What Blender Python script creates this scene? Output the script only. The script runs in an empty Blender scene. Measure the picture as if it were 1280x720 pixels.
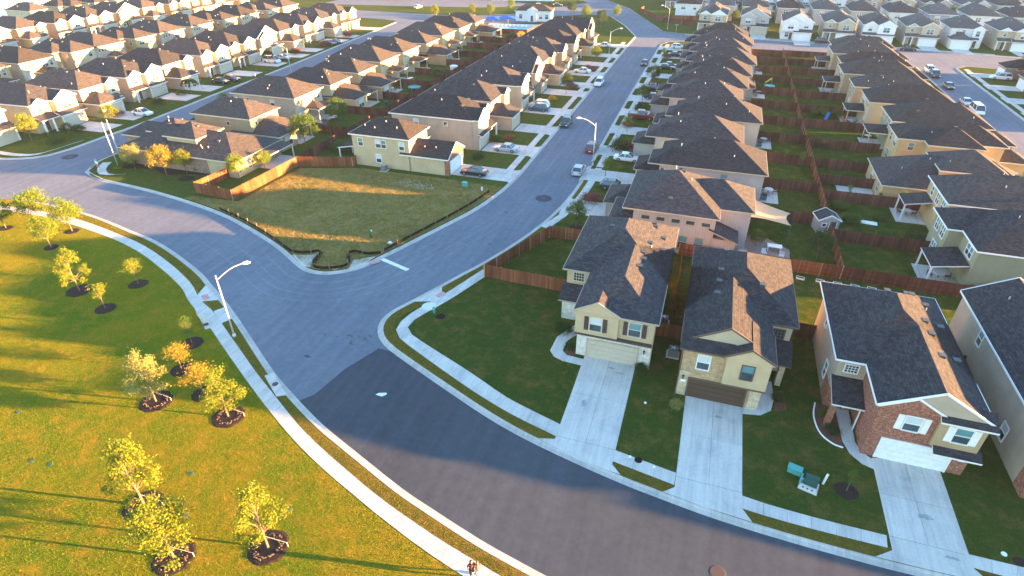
import bpy, math, random, numpy as np
from math import sin, cos, pi, radians
C = bpy.data.collections.new('scene'); bpy.context.scene.collection.children.link(C)
sc = bpy.context.scene
# ---------------------------------------------------------------- camera, sky, sun, exposure
cd = bpy.data.cameras.new('camera'); cam = bpy.data.objects.new('camera', cd); C.objects.link(cam)
cam.location = (-18.69, -85.67, 38.0)
cam.rotation_euler = (radians(90-32.7), 0, radians(18.25))
cd.sensor_width = 36; cd.lens = 740/1280*36; cd.clip_start = 0.5; cd.clip_end = 5000
sc.camera = cam
SUN_AZ = 11.0; SUN_EL = 6.1          # degrees; azimuth counted from +X towards +Y
w = bpy.data.worlds.new('World'); sc.world = w; w.use_nodes = True
nt = w.node_tree; bg = nt.nodes['Background']
sky = nt.nodes.new('ShaderNodeTexSky'); sky.sky_type = 'NISHITA'; sky.sun_disc = False
sky.sun_elevation = radians(SUN_EL); sky.sun_rotation = radians(90-SUN_AZ)
sky.air_density = 1.0; sky.dust_density = 0.0; sky.ozone_density = 2.2
nt.links.new(sky.outputs[0], bg.inputs[0]); bg.inputs[1].default_value = 0.08
sl = bpy.data.lights.new('sun', 'SUN'); sl.energy = 4.5; sl.angle = radians(0.6); sl.color = (1.0, 0.51, 0.18)
so = bpy.data.objects.new('sun', sl); C.objects.link(so)
sd = (cos(radians(SUN_AZ))*cos(radians(SUN_EL)), sin(radians(SUN_AZ))*cos(radians(SUN_EL)), sin(radians(SUN_EL)))
from mathutils import Vector
so.rotation_euler = Vector(sd).to_track_quat('Z', 'Y').to_euler()
sc.view_settings.view_transform = 'Standard'; sc.view_settings.look = 'None'
sc.view_settings.gamma = 1.0; sc.view_settings.exposure = 3.95
R = random.Random(7)
T={
'park_curb':[(-129.62,-31.17),(-123.57,-30.46),(-117.66,-29.77),(-112.17,-29.51),(-105.13,-30.14),(-100.84,-30.7),(-96.86,-31.57),(-92.37,-32.69),(-88.16,-33.53),(-84.15,-34.81),(-78.5,-37.14),(-74.42,-39.05),(-72.08,-40.49),(-68.36,-42.6),(-64.47,-45.07),(-60.72,-47.61),(-57.68,-49.69),(-54.22,-51.98),(-51.06,-53.72),(-48.44,-55.12),(-45.75,-56.45),(-41.61,-58.11),(-36.25,-60.27),(-33.74,-61.02),(-31.5,-61.71),(-28.57,-62.55),(-26.14,-63.08),(-23.72,-63.6),(-20.36,-64.13)],
'park_walk_out':[(-121.14,-32.16),(-115.95,-31.65),(-110.89,-31.46),(-107.73,-31.43),(-102.98,-31.69),(-97.56,-32.59),(-92.82,-33.59),(-88.22,-34.63),(-83.01,-36.46),(-77.49,-38.87),(-73.28,-41.11),(-71.43,-42.55),(-69.98,-43.47),(-67.3,-44.61),(-64.86,-46.19),(-59.57,-49.51),(-56.07,-51.73),(-51.43,-54.4),(-47.12,-56.91),(-41.64,-59.29),(-37.04,-61.1),(-34.57,-61.87),(-32.19,-62.62),(-28.61,-63.52),(-24.58,-64.46)],
'park_walk_in':[(-119.67,-33.18),(-114.29,-32.87),(-111.96,-32.68),(-107.19,-32.8),(-100.13,-33.57),(-94.25,-34.56),(-91.06,-35.21),(-85.65,-36.78),(-79.28,-39.46),(-75.64,-41.19),(-73.71,-42.23),(-71.96,-43.61),(-69.85,-44.78),(-66.95,-46.41),(-65.24,-47.38),(-61.08,-50.01),(-54.07,-54.27),(-48.56,-57.38),(-44.06,-59.57),(-37.92,-61.96),(-36.24,-62.57),(-33.3,-63.59),(-30.16,-64.53),(-25.89,-65.51)],
'park_ramp':[(-71.43,-42.55),(-72.08,-40.49),(-68.36,-42.6),(-69.98,-43.47)],
'park_pad':[(-67.3,-44.61),(-66.74,-43.67),(-64.35,-45.16),(-64.86,-46.19)],
'park_bench_pad':[(-69.91,-44.72),(-65.71,-47.68),(-65.34,-47.26),(-67.5,-45.8)],
'bench':[(-67.72,-46.03),(-65.88,-47.14)],
'inlet':[(-54.88,-51.95),(-54.37,-51.29),(-51.19,-53.54),(-51.97,-54.02)],
'inlet_mh':(-53.14,-52.63),
'near_curb':[(-36.38,18.53),(-36.19,8.59),(-36.24,0.94),(-36.8,-5.26),(-37.64,-10.69),(-38.87,-15.67),(-40.42,-20.62),(-42.53,-26.22),(-43.36,-27.92),(-45.13,-32.07),(-46.8,-35.83),(-47.99,-38.24),(-48.26,-39.77),(-47.96,-41.23),(-47.22,-42.48),(-45.9,-43.62),(-43.1,-45.02),(-37.92,-47.38),(-31.72,-50.13),(-26.9,-51.62),(-20.4,-53.12),(-16.97,-53.64),(-13.91,-54.08),(-10.63,-54.34),(-7.24,-54.49),(-4.63,-54.53),(-2.0,-54.56),(0.85,-54.49),(4.63,-54.37),(8.71,-54.16),(13.07,-53.86)],
'near_walk_out':[(-41.18,-24.62),(-42.15,-27.21),(-44.36,-33.8),(-46.22,-37.82),(-46.65,-40.34),(-46.32,-41.59),(-45.2,-42.68),(-43.35,-43.62),(-37.96,-46.31),(-34.21,-48.05),(-30.63,-49.46),(-26.13,-50.71)],
'near_walk_in':[(-39.83,-24.81),(-40.97,-27.83),(-43.26,-34.58),(-45.45,-39.16),(-45.44,-40.55),(-44.82,-41.39),(-41.96,-42.74),(-36.08,-45.32),(-33.06,-46.88),(-31.21,-47.73),(-26.07,-49.28)],
'near_walk2_out':[(-21.27,-51.84),(-16.24,-52.69)],
'near_walk2_in':[(-21.22,-50.62),(-16.2,-51.45)],
'near_walk3_out':[(-11.34,-53.27),(-9.36,-53.45),(-6.1,-53.54),(-1.47,-53.49)],
'near_walk3_in':[(-11.34,-52.06),(-9.33,-52.31),(-6.0,-52.45),(-1.36,-52.42)],
'near_walk4_out':[(3.51,-53.33),(5.23,-53.4),(8.99,-53.39)],
'near_walk4_in':[(3.6,-52.27),(7.12,-52.23),(9.88,-52.17)],
'near_ramp':[(-46.8,-35.83),(-45.2,-31.9),(-44.36,-33.8),(-44.88,-35.2)],
'lot_curb':[(-119.71,-14.04),(-118.83,-15.76),(-116.82,-17.8),(-114.49,-18.9),(-111.81,-19.11),(-106.02,-19.51),(-100.19,-20.15),(-94.32,-21.14),(-87.76,-22.51),(-82.51,-23.96),(-77.41,-25.95),(-72.41,-28.1),(-69.5,-29.52),(-66.74,-31.1),(-63.73,-33.0),(-61.86,-33.51),(-59.95,-33.28),(-57.96,-31.92),(-56.67,-30.25),(-55.89,-28.07),(-54.53,-24.58),(-53.51,-21.86),(-51.48,-16.34),(-49.57,-11.09),(-48.41,-5.52),(-47.78,-1.17),(-47.42,4.7),(-47.54,14.41)],
'lot_ramp1':[(-66.76,-30.99),(-64.48,-30.35),(-63.85,-29.48),(-63.58,-31.15),(-62.65,-32.95),(-63.73,-33.0)],
'lot_ramp2':[(-57.91,-31.8),(-58.5,-29.69),(-56.24,-27.97),(-56.67,-30.25)],
'west_walk':[(-118.71,-13.3),(-117.45,-15.69),(-115.08,-17.61),(-113.44,-17.82),(-111.69,-16.87)],
'north_curb':[(-138.44,-17.29),(-135.5,-16.54),(-132.17,-14.58),(-131.35,-12.12),(-130.9,-9.25),(-130.95,-5.46),(-131.07,-1.23),(-130.88,3.38),(-131.22,9.87),(-132.26,23.21),(-133.01,31.11),(-134.01,54.51),(-137.2,88.39),(-140.21,125.34)],
'north_walk':[(-142.0,-14.74),(-136.83,-14.81),(-133.55,-13.51),(-133.14,-10.68),(-132.93,-7.57),(-132.66,-5.04)],
'silt':[(-85.35,-22.75),(-80.49,-24.27),(-74.42,-26.77),(-69.2,-29.42),(-66.97,-30.62),(-64.72,-29.99),(-64.0,-29.08),(-63.22,-29.72),(-63.01,-31.82),(-62.5,-32.91),(-60.93,-33.0),(-59.01,-32.06),(-58.33,-31.12),(-58.79,-29.79),(-59.95,-28.64),(-59.56,-27.73),(-57.38,-28.01),(-55.91,-27.08)],
'silt2':[(-55.87,-26.51),(-54.03,-20.8),(-51.94,-14.58),(-50.34,-9.12),(-49.35,-4.04)],
'bare':[(-55.81,-27.05),(-54.54,-23.88),(-55.16,-23.37),(-55.94,-25.51)],
'stopline':[(-55.35,-28.11),(-50.85,-29.58)],
'roadseam':[(-50.22,-53.44),(-48.56,-48.5),(-46.35,-44.33)],
'crack':(-32.46,-47.02),
'mh1':(-40.64,-3.43),
'mh2':(-127.2,-12.73),
'mh3':(-12.75,-59.09),
'patch':(-43.03,-50.57),
'dark1':(-50.25,-43.77),
'util_disc':(-44.86,-36.21),
'util_green':(-43.78,-37.18),
'util_black':(-42.82,-37.58),
'tbox1':(-7.28,-48.38),
'tbox2':(-6.31,-49.53),
'pipe':(-5.22,-48.93),
'tree3':(-3.59,-49.11),
'stain':(-9.71,-49.01),
'greenpost':(-59.5,-23.35),
'whitebag':(-56.07,-24.38),
'lotgreen':(-53.86,-3.18),
'lotwhite':(-50.72,-3.83),
'walker1':(-28.47,-64.63),
'walker2':(-28.03,-64.43),
'ac1':(-19.48,-30.28),
'ac2':(-17.61,-35.81),
'ac3':(8.38,-39.09),
'disc1':(6.12,-51.5),
'disc2':(7.01,-51.84),
'ac0':(-69.87,-0.79),
'sign':(-116.54,-16.18),
'plm':(-115.08,-13.52),
'plm2':(-116.66,-12.41),
'shrubY':(-114.71,-15.57),
'grass_cut':(-8.3,-26.76),
}

# ---------------------------------------------------------------- materials
MATS = {}
def N(nt, t, **k):
    n = nt.nodes.new(t)
    for a, b in k.items():
        if a in n.inputs.keys(): n.inputs[a].default_value = b
        else: setattr(n, a, b)
    return n
def newmat(name, col=(.5,.5,.5), rough=.8, spec=.3, metal=0.):
    m = bpy.data.materials.new(name); m.use_nodes = True
    b = m.node_tree.nodes['Principled BSDF']
    b.inputs['Base Color'].default_value = (*col, 1); b.inputs['Roughness'].default_value = rough
    b.inputs['Specular IOR Level'].default_value = spec; b.inputs['Metallic'].default_value = metal
    MATS[name] = m; return m, m.node_tree, b
def coords(nt, kind='Object', scale=(1,1,1), rnd=False):
    tc = nt.nodes.new('ShaderNodeTexCoord'); mp = nt.nodes.new('ShaderNodeMapping'); mp.inputs['Scale'].default_value = scale
    if kind == 'World':
        g = nt.nodes.new('ShaderNodeNewGeometry'); nt.links.new(g.outputs['Position'], mp.inputs[0])
    else: nt.links.new(tc.outputs[kind], mp.inputs[0])
    return mp.outputs[0]
def ramp(nt, fac, stops):
    r = nt.nodes.new('ShaderNodeValToRGB'); e = r.color_ramp.elements
    while len(e) < len(stops): e.new(.5)
    for i, (p, c) in enumerate(stops):
        e[i].position = p; e[i].color = (*c, 1) if len(c) == 3 else c
    nt.links.new(fac, r.inputs[0]); return r.outputs[0]
def noise(nt, vec, scale, detail=4, rough=.6, out='Fac', dist=0):
    n = nt.nodes.new('ShaderNodeTexNoise'); n.inputs['Scale'].default_value = scale; n.inputs['Detail'].default_value = detail
    n.inputs['Roughness'].default_value = rough; n.inputs['Distortion'].default_value = dist
    nt.links.new(vec, n.inputs['Vector']); return n.outputs[out]
def mix(nt, a, b, fac, mode='MIX'):
    m = nt.nodes.new('ShaderNodeMix'); m.data_type = 'RGBA'; m.blend_type = mode
    for s, i in ((fac, 0), (a, 6), (b, 7)):
        if isinstance(s, (int, float)): m.inputs[i].default_value = s
        elif isinstance(s, tuple): m.inputs[i].default_value = (*s, 1)
        else: nt.links.new(s, m.inputs[i])
    return m.outputs[2]
def bump(nt, b, h, dist=.02, strength=1.):
    n = nt.nodes.new('ShaderNodeBump'); n.inputs['Distance'].default_value = dist; n.inputs['Strength'].default_value = strength
    nt.links.new(h, n.inputs['Height']); nt.links.new(n.outputs[0], b.inputs['Normal'])
def objrand(nt, a, b):
    oi = nt.nodes.new('ShaderNodeObjectInfo'); mr = nt.nodes.new('ShaderNodeMapRange')
    mr.inputs[3].default_value = a; mr.inputs[4].default_value = b
    nt.links.new(oi.outputs['Random'], mr.inputs[0]); return mr.outputs[0]
def val_to_col(nt, v):
    c = nt.nodes.new('ShaderNodeCombineColor')
    for i in range(3): nt.links.new(v, c.inputs[i])
    return c.outputs[0]

def m_shingle(name, c1, c2, c3):
    m, nt, b = newmat(name, c1, .92, .15)
    uv = coords(nt, 'UV')
    br = nt.nodes.new('ShaderNodeTexBrick'); nt.links.new(uv, br.inputs['Vector'])
    br.inputs['Scale'].default_value = 1; br.inputs['Brick Width'].default_value = .42; br.inputs['Row Height'].default_value = .21
    br.inputs['Mortar Size'].default_value = .012; br.inputs['Mortar Smooth'].default_value = .3; br.inputs['Bias'].default_value = -.1
    br.inputs['Color1'].default_value = (*c1,1); br.inputs['Color2'].default_value = (*c2,1); br.inputs['Mortar'].default_value = (c1[0]*.45,c1[1]*.45,c1[2]*.45,1)
    n1 = noise(nt, uv, 1.6, 5, .7); v = ramp(nt, n1, [(.3,(.72,.72,.72)),(.5,(1,1,1)),(.75,(1.35,1.25,1.15))])
    n2 = noise(nt, uv, 9, 3, .7); cc = mix(nt, br.outputs[0], c3, ramp(nt, n2, [(.52,(0,0,0)),(.72,(.8,.8,.8))]))
    c = mix(nt, cc, v, .85, 'MULTIPLY'); c = mix(nt, c, val_to_col(nt, objrand(nt, .72, 1.25)), 1., 'MULTIPLY')
    nt.links.new(c, b.inputs['Base Color'])
    n3 = noise(nt, uv, 14, 3, .8); h = mix(nt, br.outputs[1], n3, .6); bump(nt, b, h, .03, .6); return m
def m_stucco(name, col, var=.12):
    m, nt, b = newmat(name, col, .9, .2); v = coords(nt, 'Object')
    n1 = noise(nt, v, .5, 5, .65); n2 = noise(nt, v, 30, 2)
    c = mix(nt, col, ramp(nt, n1, [(.3,(1-var,)*3),(.7,(1+var,)*3)]), 1., 'MULTIPLY')
    nt.links.new(c, b.inputs['Base Color']); bump(nt, b, n2, .01, .4); return m
def m_siding(name, col, vertical=False, pitch=.2):
    m, nt, b = newmat(name, col, .75, .25); uv = coords(nt, 'UV')
    wv = nt.nodes.new('ShaderNodeTexWave'); wv.wave_type = 'BANDS'; wv.bands_direction = 'X' if vertical else 'Y'
    wv.wave_profile = 'SAW'; wv.inputs['Scale'].default_value = pi/(10*pitch)
    wv.inputs['Distortion'].default_value = 0; wv.inputs['Detail'].default_value = 0
    nt.links.new(uv, wv.inputs['Vector'])
    n1 = noise(nt, coords(nt,'Object'), .6, 5, .6)
    c = mix(nt, col, ramp(nt, wv.outputs[1], [(0,(.72,.72,.72)),(.14,(1,1,1)),(1,(1,1,1))]), 1., 'MULTIPLY')
    c = mix(nt, c, ramp(nt, n1, [(.3,(.9,.9,.9)),(.7,(1.08,1.08,1.08))]), 1., 'MULTIPLY')
    nt.links.new(c, b.inputs['Base Color']); bump(nt, b, wv.outputs[1], .02, .7); return m
def m_brick(name, c1, c2, mor, w=.32, h=.12, c3=None):
    m, nt, b = newmat(name, c1, .88, .2); uv = coords(nt, 'UV')
    br = nt.nodes.new('ShaderNodeTexBrick'); nt.links.new(uv, br.inputs['Vector']); br.inputs['Scale'].default_value = 1
    br.inputs['Brick Width'].default_value = w; br.inputs['Row Height'].default_value = h; br.inputs['Mortar Size'].default_value = .012
    br.inputs['Color1'].default_value = (*c1,1); br.inputs['Color2'].default_value = (*c2,1); br.inputs['Mortar'].default_value = (*mor,1)
    n1 = noise(nt, uv, 4.5, 3, .8); c = br.outputs[0]
    if c3: c = mix(nt, c, c3, ramp(nt, n1, [(.52,(0,0,0)),(.62,(.75,.75,.75))]))
    n2 = noise(nt, uv, 2, 4, .8); c = mix(nt, c, ramp(nt, n2, [(.3,(.7,.7,.7)),(.7,(1.25,1.25,1.25))]), 1., 'MULTIPLY')
    nt.links.new(c, b.inputs['Base Color']); bump(nt, b, br.outputs[1], -.02, .8); return m
def m_flat(name, col, rough=.5, spec=.4, metal=0., var=.08, sc_=3.):
    m, nt, b = newmat(name, col, rough, spec, metal)
    n1 = noise(nt, coords(nt, 'Object'), sc_, 4, .6)
    c = mix(nt, col, ramp(nt, n1, [(.3,(1-var,)*3),(.7,(1+var,)*3)]), 1., 'MULTIPLY'); nt.links.new(c, b.inputs['Base Color']); return m
def m_concrete(name, col):
    m, nt, b = newmat(name, col, .85, .25); v = coords(nt, 'World')
    n1 = noise(nt, v, .35, 6, .7, dist=.6); n2 = noise(nt, v, 6, 4, .7); n3 = noise(nt, v, 40, 2)
    c = mix(nt, col, ramp(nt, n1, [(.3,(.80,.80,.82)),(.5,(1,1,1)),(.75,(1.1,1.08,1.05))]), 1., 'MULTIPLY')
    c = mix(nt, c, ramp(nt, n2, [(.3,(.9,.9,.9)),(.7,(1.06,1.06,1.06))]), 1., 'MULTIPLY')
    c = mix(nt, c, val_to_col(nt, objrand(nt, .94, 1.05)), 1., 'MULTIPLY')
    st = noise(nt, coords(nt, 'World', (2.4,.16,1)), 1.0, 5, .7)
    c = mix(nt, c, ramp(nt, st, [(.32,(.72,.73,.76)),(.55,(1,1,1)),(.7,(1.06,1.05,1.04))]), .8, 'MULTIPLY')
    nt.links.new(c, b.inputs['Base Color']); bump(nt, b, n3, .004, .5); return m
def m_asphalt(name, col, warm=(1,1,1)):
    m, nt, b = newmat(name, col, .93, .12); v = coords(nt, 'World')
    n1 = noise(nt, v, .08, 5, .6); n2 = noise(nt, v, 1.3, 6, .75); n3 = noise(nt, v, 18, 3, .8)
    st = noise(nt, coords(nt, 'World', (1,.06,1)), 1.1, 4, .6)
    c = mix(nt, col, ramp(nt, n1, [(.3,(.88,.88,.9)),(.7,(1.12,1.1,1.08))]), 1., 'MULTIPLY')
    c = mix(nt, c, ramp(nt, n2, [(.25,(.8,.8,.8)),(.7,(1.12,1.12,1.12))]), 1., 'MULTIPLY')
    c = mix(nt, c, ramp(nt, n3, [(.3,(.82,.82,.82)),(.7,(1.18,1.18,1.18))]), 1., 'MULTIPLY')
    c = mix(nt, c, ramp(nt, st, [(.35,(.9,.9,.9)),(.65,(1.12,1.12,1.12))]), .8, 'MULTIPLY')
    nt.links.new(c, b.inputs['Base Color']); bump(nt, b, n3, .006, .5); return m
def m_grass(name, a, b2, c3, s1=.12, s2=1.2, bd=.06, sheen=0):
    m, nt, b = newmat(name, a, .97, .0); v = coords(nt, 'World')
    n1 = noise(nt, v, s1, 6, .65, dist=.8); n2 = noise(nt, v, s2, 5, .75); n3 = noise(nt, v, 9, 4, .8); n4 = noise(nt, v, 3.2, 4, .8)
    c = mix(nt, a, b2, ramp(nt, n1, [(.38,(0,0,0)),(.62,(1,1,1))]))
    c = mix(nt, c, c3, ramp(nt, n2, [(.47,(0,0,0)),(.68,(.9,.9,.9))]))
    c = mix(nt, c, ramp(nt, n3, [(.25,(.45,.45,.45)),(.75,(1.5,1.5,1.5))]), 1., 'MULTIPLY')
    c = mix(nt, c, ramp(nt, n4, [(.3,(.7,.72,.7)),(.7,(1.25,1.2,1.2))]), .8, 'MULTIPLY')
    nt.links.new(c, b.inputs['Base Color']); bump(nt, b, n3, bd, 1.)
    return m
def m_leaf(name, c1, c2, c3, trans=.35):
    m, nt, b = newmat(name, c1, .7, .2)
    g = nt.nodes.new('ShaderNodeNewGeometry')
    n1 = noise(nt, g.outputs['Position'], 1.7, 3, .7)
    c = mix(nt, c1, c2, g.outputs['Random Per Island']); c = mix(nt, c, c3, ramp(nt, n1, [(.45,(0,0,0)),(.65,(.9,.9,.9))]))
    nt.links.new(c, b.inputs['Base Color'])
    tr = nt.nodes.new('ShaderNodeBsdfTranslucent'); nt.links.new(c, tr.inputs[0]); ms = nt.nodes.new('ShaderNodeMixShader'); ms.inputs[0].default_value = trans
    nt.links.new(b.outputs[0], ms.inputs[1]); nt.links.new(tr.outputs[0], ms.inputs[2])
    nt.links.new(ms.outputs[0], nt.nodes['Material Output'].inputs[0]); return m
def m_wood(name, c1, c2):
    m, nt, b = newmat(name, c1, .85, .15)
    g = nt.nodes.new('ShaderNodeNewGeometry'); v = coords(nt, 'World', (1,1,.25))
    n1 = noise(nt, v, 1.1, 5, .7); c = mix(nt, c1, c2, g.outputs['Random Per Island'])
    c = mix(nt, c, ramp(nt, n1, [(.3,(.7,.7,.7)),(.7,(1.25,1.25,1.25))]), 1., 'MULTIPLY'); c = mix(nt, c, val_to_col(nt, objrand(nt, .72, 1.3)), 1., 'MULTIPLY'); nt.links.new(c, b.inputs['Base Color']); return m
def m_glass(name, col=(.03,.05,.06)):
    m, nt, b = newmat(name, col, .06, .9)
    n1 = noise(nt, coords(nt,'Object'), .9, 2); c = mix(nt, (col[0]*.6,col[1]*.6,col[2]*.6), (col[0]*1.8,col[1]*1.9,col[2]*2.), n1); nt.links.new(c, b.inputs['Base Color']); return m

m_shingle('shingle', (.024,.026,.034), (.056,.055,.061), (.10,.082,.072))
m_shingle('shingle_brown', (.034,.032,.036), (.070,.061,.060), (.125,.098,.080))
m_shingle('shingle_grey', (.055,.058,.064), (.10,.10,.105), (.15,.145,.14))
for n_, c_ in dict(cream=(.50,.39,.24), beige=(.42,.34,.26), tan=(.40,.29,.17), sand=(.48,.40,.28), yellow=(.50,.36,.18), olive=(.28,.28,.18), white=(.76,.75,.72)).items(): m_stucco('stucco_'+n_, c_)
for n_, c_ in dict(grey=(.38,.34,.32), greige=(.46,.42,.38), blue=(.30,.36,.42), tan=(.50,.41,.30), olive=(.38,.38,.27), white=(.74,.74,.73), sage=(.40,.42,.36)).items(): m_siding('siding_'+n_, c_)
m_siding('batten_grey', (.44,.38,.35), True, .4); m_siding('batten_tan', (.52,.45,.36), True, .4)
m_brick('brick_red', (.24,.065,.038), (.36,.11,.065), (.30,.22,.18), .36, .13, (.48,.30,.21))
m_brick('brick_tan', (.44,.29,.15), (.52,.37,.21), (.46,.38,.28), .36, .13, (.36,.22,.11))
m_brick('brick_brown', (.24,.15,.11), (.33,.22,.17), (.38,.32,.27), .36, .13, (.30,.22,.18))
m_brick('stone_white', (.66,.62,.54), (.74,.70,.62), (.5,.47,.42), .6, .24, (.55,.50,.42))
m_brick('stone_tan', (.52,.42,.28), (.60,.50,.34), (.42,.36,.28), .6, .24, (.44,.34,.22))
m_flat('trim_white', (.78,.77,.74)); m_flat('trim_tan', (.44,.36,.26)); m_flat('trim_brown', (.13,.085,.06)); m_flat('trim_cream', (.62,.55,.42))
m_flat('shutter_brown', (.075,.05,.045)); m_flat('door_brown', (.10,.05,.03), .4); m_flat('door_white', (.75,.75,.72), .45)
m_flat('garage_beige', (.50,.43,.33), .5); m_flat('garage_brown', (.075,.045,.028), .5); m_flat('garage_white', (.76,.76,.74), .5)
m_glass('glass'); m_glass('glass_teal', (.10,.22,.24)); m_flat('blind', (.55,.60,.60), .5)
m_concrete('concrete', (.57,.53,.48)); m_concrete('concrete_kerb', (.47,.44,.40)); m_concrete('concrete_pale', (.60,.585,.56)); m_concrete('concrete_stain', (.36,.35,.34)); m_concrete('joint', (.16,.155,.15))
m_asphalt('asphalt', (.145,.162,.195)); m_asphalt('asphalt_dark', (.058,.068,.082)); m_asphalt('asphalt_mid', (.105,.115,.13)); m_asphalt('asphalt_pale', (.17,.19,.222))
m_grass('grass_park', (.11,.18,.012), (.25,.21,.014), (.36,.22,.025), .07, .5, .22)
m_grass('grass_lawn', (.034,.076,.013), (.052,.080,.014), (.15,.11,.03), .22, .55, .12)
m_grass('grass_verge', (.105,.10,.018), (.15,.115,.02), (.20,.13,.03), .3, 2., .14)
m_grass('grass_yard', (.042,.085,.018), (.062,.09,.018), (.12,.095,.03), .12, .9, .05)
m_grass('weeds', (.14,.145,.035), (.29,.225,.07), (.40,.30,.17), .14, 1.0, .25)
m_grass('earth', (.22,.18,.12), (.15,.15,.06), (.30,.26,.18), .05, .4, .1)
m_flat('mulch', (.032,.022,.02), .95, .1, 0, .5, 9.); m_flat('mulch_red', (.16,.07,.045), .95, .1, 0, .4, 9.); m_flat('soil', (.15,.10,.065), .95,.1,0,.3,4.)
m_wood('cedar', (.15,.052,.026), (.25,.092,.042)); m_wood('cedar_dark', (.085,.034,.024), (.15,.062,.042)); m_wood('post_wood', (.30,.20,.12), (.34,.24,.15))
m_flat('bark', (.16,.12,.09), .9, .1, 0, .3, 8.); m_flat('metal_light', (.62,.62,.62), .4, .5, .2); m_flat('metal_dark', (.06,.065,.07), .5); m_flat('iron', (.07,.045,.04), .7)
m_flat('plastic_green', (.015,.075,.055), .5); m_flat('plastic_teal', (.07,.33,.30), .45); m_flat('plastic_blue', (.02,.14,.42), .5); m_flat('plastic_red', (.5,.04,.03), .5); m_flat('plastic_yellow', (.7,.55,.03), .5)
m_flat('ac_grey', (.16,.17,.18), .6); m_flat('fabric_sail', (.46,.35,.23), .9,.1); m_flat('paving_pink', (.30,.215,.19), .9,.1,0,.25,2.); m_flat('fabric_blue', (.015,.09,.42), .8,.1); m_flat('white_plain', (.8,.8,.8), .5); m_flat('silt_black', (.012,.012,.014), .9, .1)
m_flat('paint_pink', (.55,.28,.27), .8,.1,0,.2); m_flat('paint_white', (.72,.72,.70), .7,.1,0,.15,2.); m_flat('skin', (.30,.16,.10), .6); m_flat('hair', (.03,.02,.015), .7)
m_flat('cloth_white', (.75,.72,.70), .9,.1); m_flat('cloth_black', (.02,.02,.025), .9,.1); m_flat('cloth_brown', (.10,.035,.03), .9,.1); m_flat('cloth_pink', (.35,.14,.13), .9,.1); m_flat('cloth_grey', (.3,.3,.32), .9, .1)
m_flat('tyre', (.015,.015,.016), .8,.2); m_flat('rim', (.45,.45,.46), .3,.5,.7); m_flat('lamp_white', (.85,.85,.82), .25,.6); m_flat('lamp_red', (.45,.015,.01), .25,.6)
for n_, c_ in dict(white=(.74,.75,.76), silver=(.42,.45,.48), black=(.012,.013,.018), navy=(.015,.03,.07), teal=(.02,.055,.075), red=(.16,.012,.015), green=(.01,.035,.035), blue=(.03,.09,.17), grey=(.12,.13,.14)).items():
    m_, nt_, b_ = newmat('paint_'+n_+'_car', c_, .28, .5); b_.inputs['Coat Weight'].default_value = .6
m_leaf('leaf_gold', (.17,.215,.015), (.09,.15,.012), (.25,.235,.02), .3); m_leaf('leaf_amber', (.30,.22,.02), (.20,.19,.02), (.36,.23,.03)); m_leaf('leaf_pale', (.30,.30,.08), (.20,.22,.06), (.36,.33,.12))
m_leaf('leaf_green', (.045,.10,.018), (.075,.14,.02), (.12,.17,.02)); m_leaf('leaf_dark', (.022,.055,.018), (.04,.08,.02), (.06,.10,.02)); m_leaf('leaf_red', (.22,.05,.06), (.30,.09,.09), (.20,.10,.07)); m_leaf('leaf_bright', (.09,.17,.02), (.14,.20,.02), (.22,.24,.02))
m_leaf('leaf_orange', (.55,.38,.03), (.5,.25,.03), (.6,.45,.04))
m_leaf('blade', (.18,.25,.010), (.27,.27,.012), (.34,.27,.02), .35); m_leaf('lawn_blade', (.035,.085,.012), (.06,.095,.014), (.13,.11,.025), .2); m_leaf('weed_blade', (.20,.19,.035), (.38,.28,.06), (.48,.34,.15), .35)
m_flat('pool_water', (.10,.50,.58), .08, .6)

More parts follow.
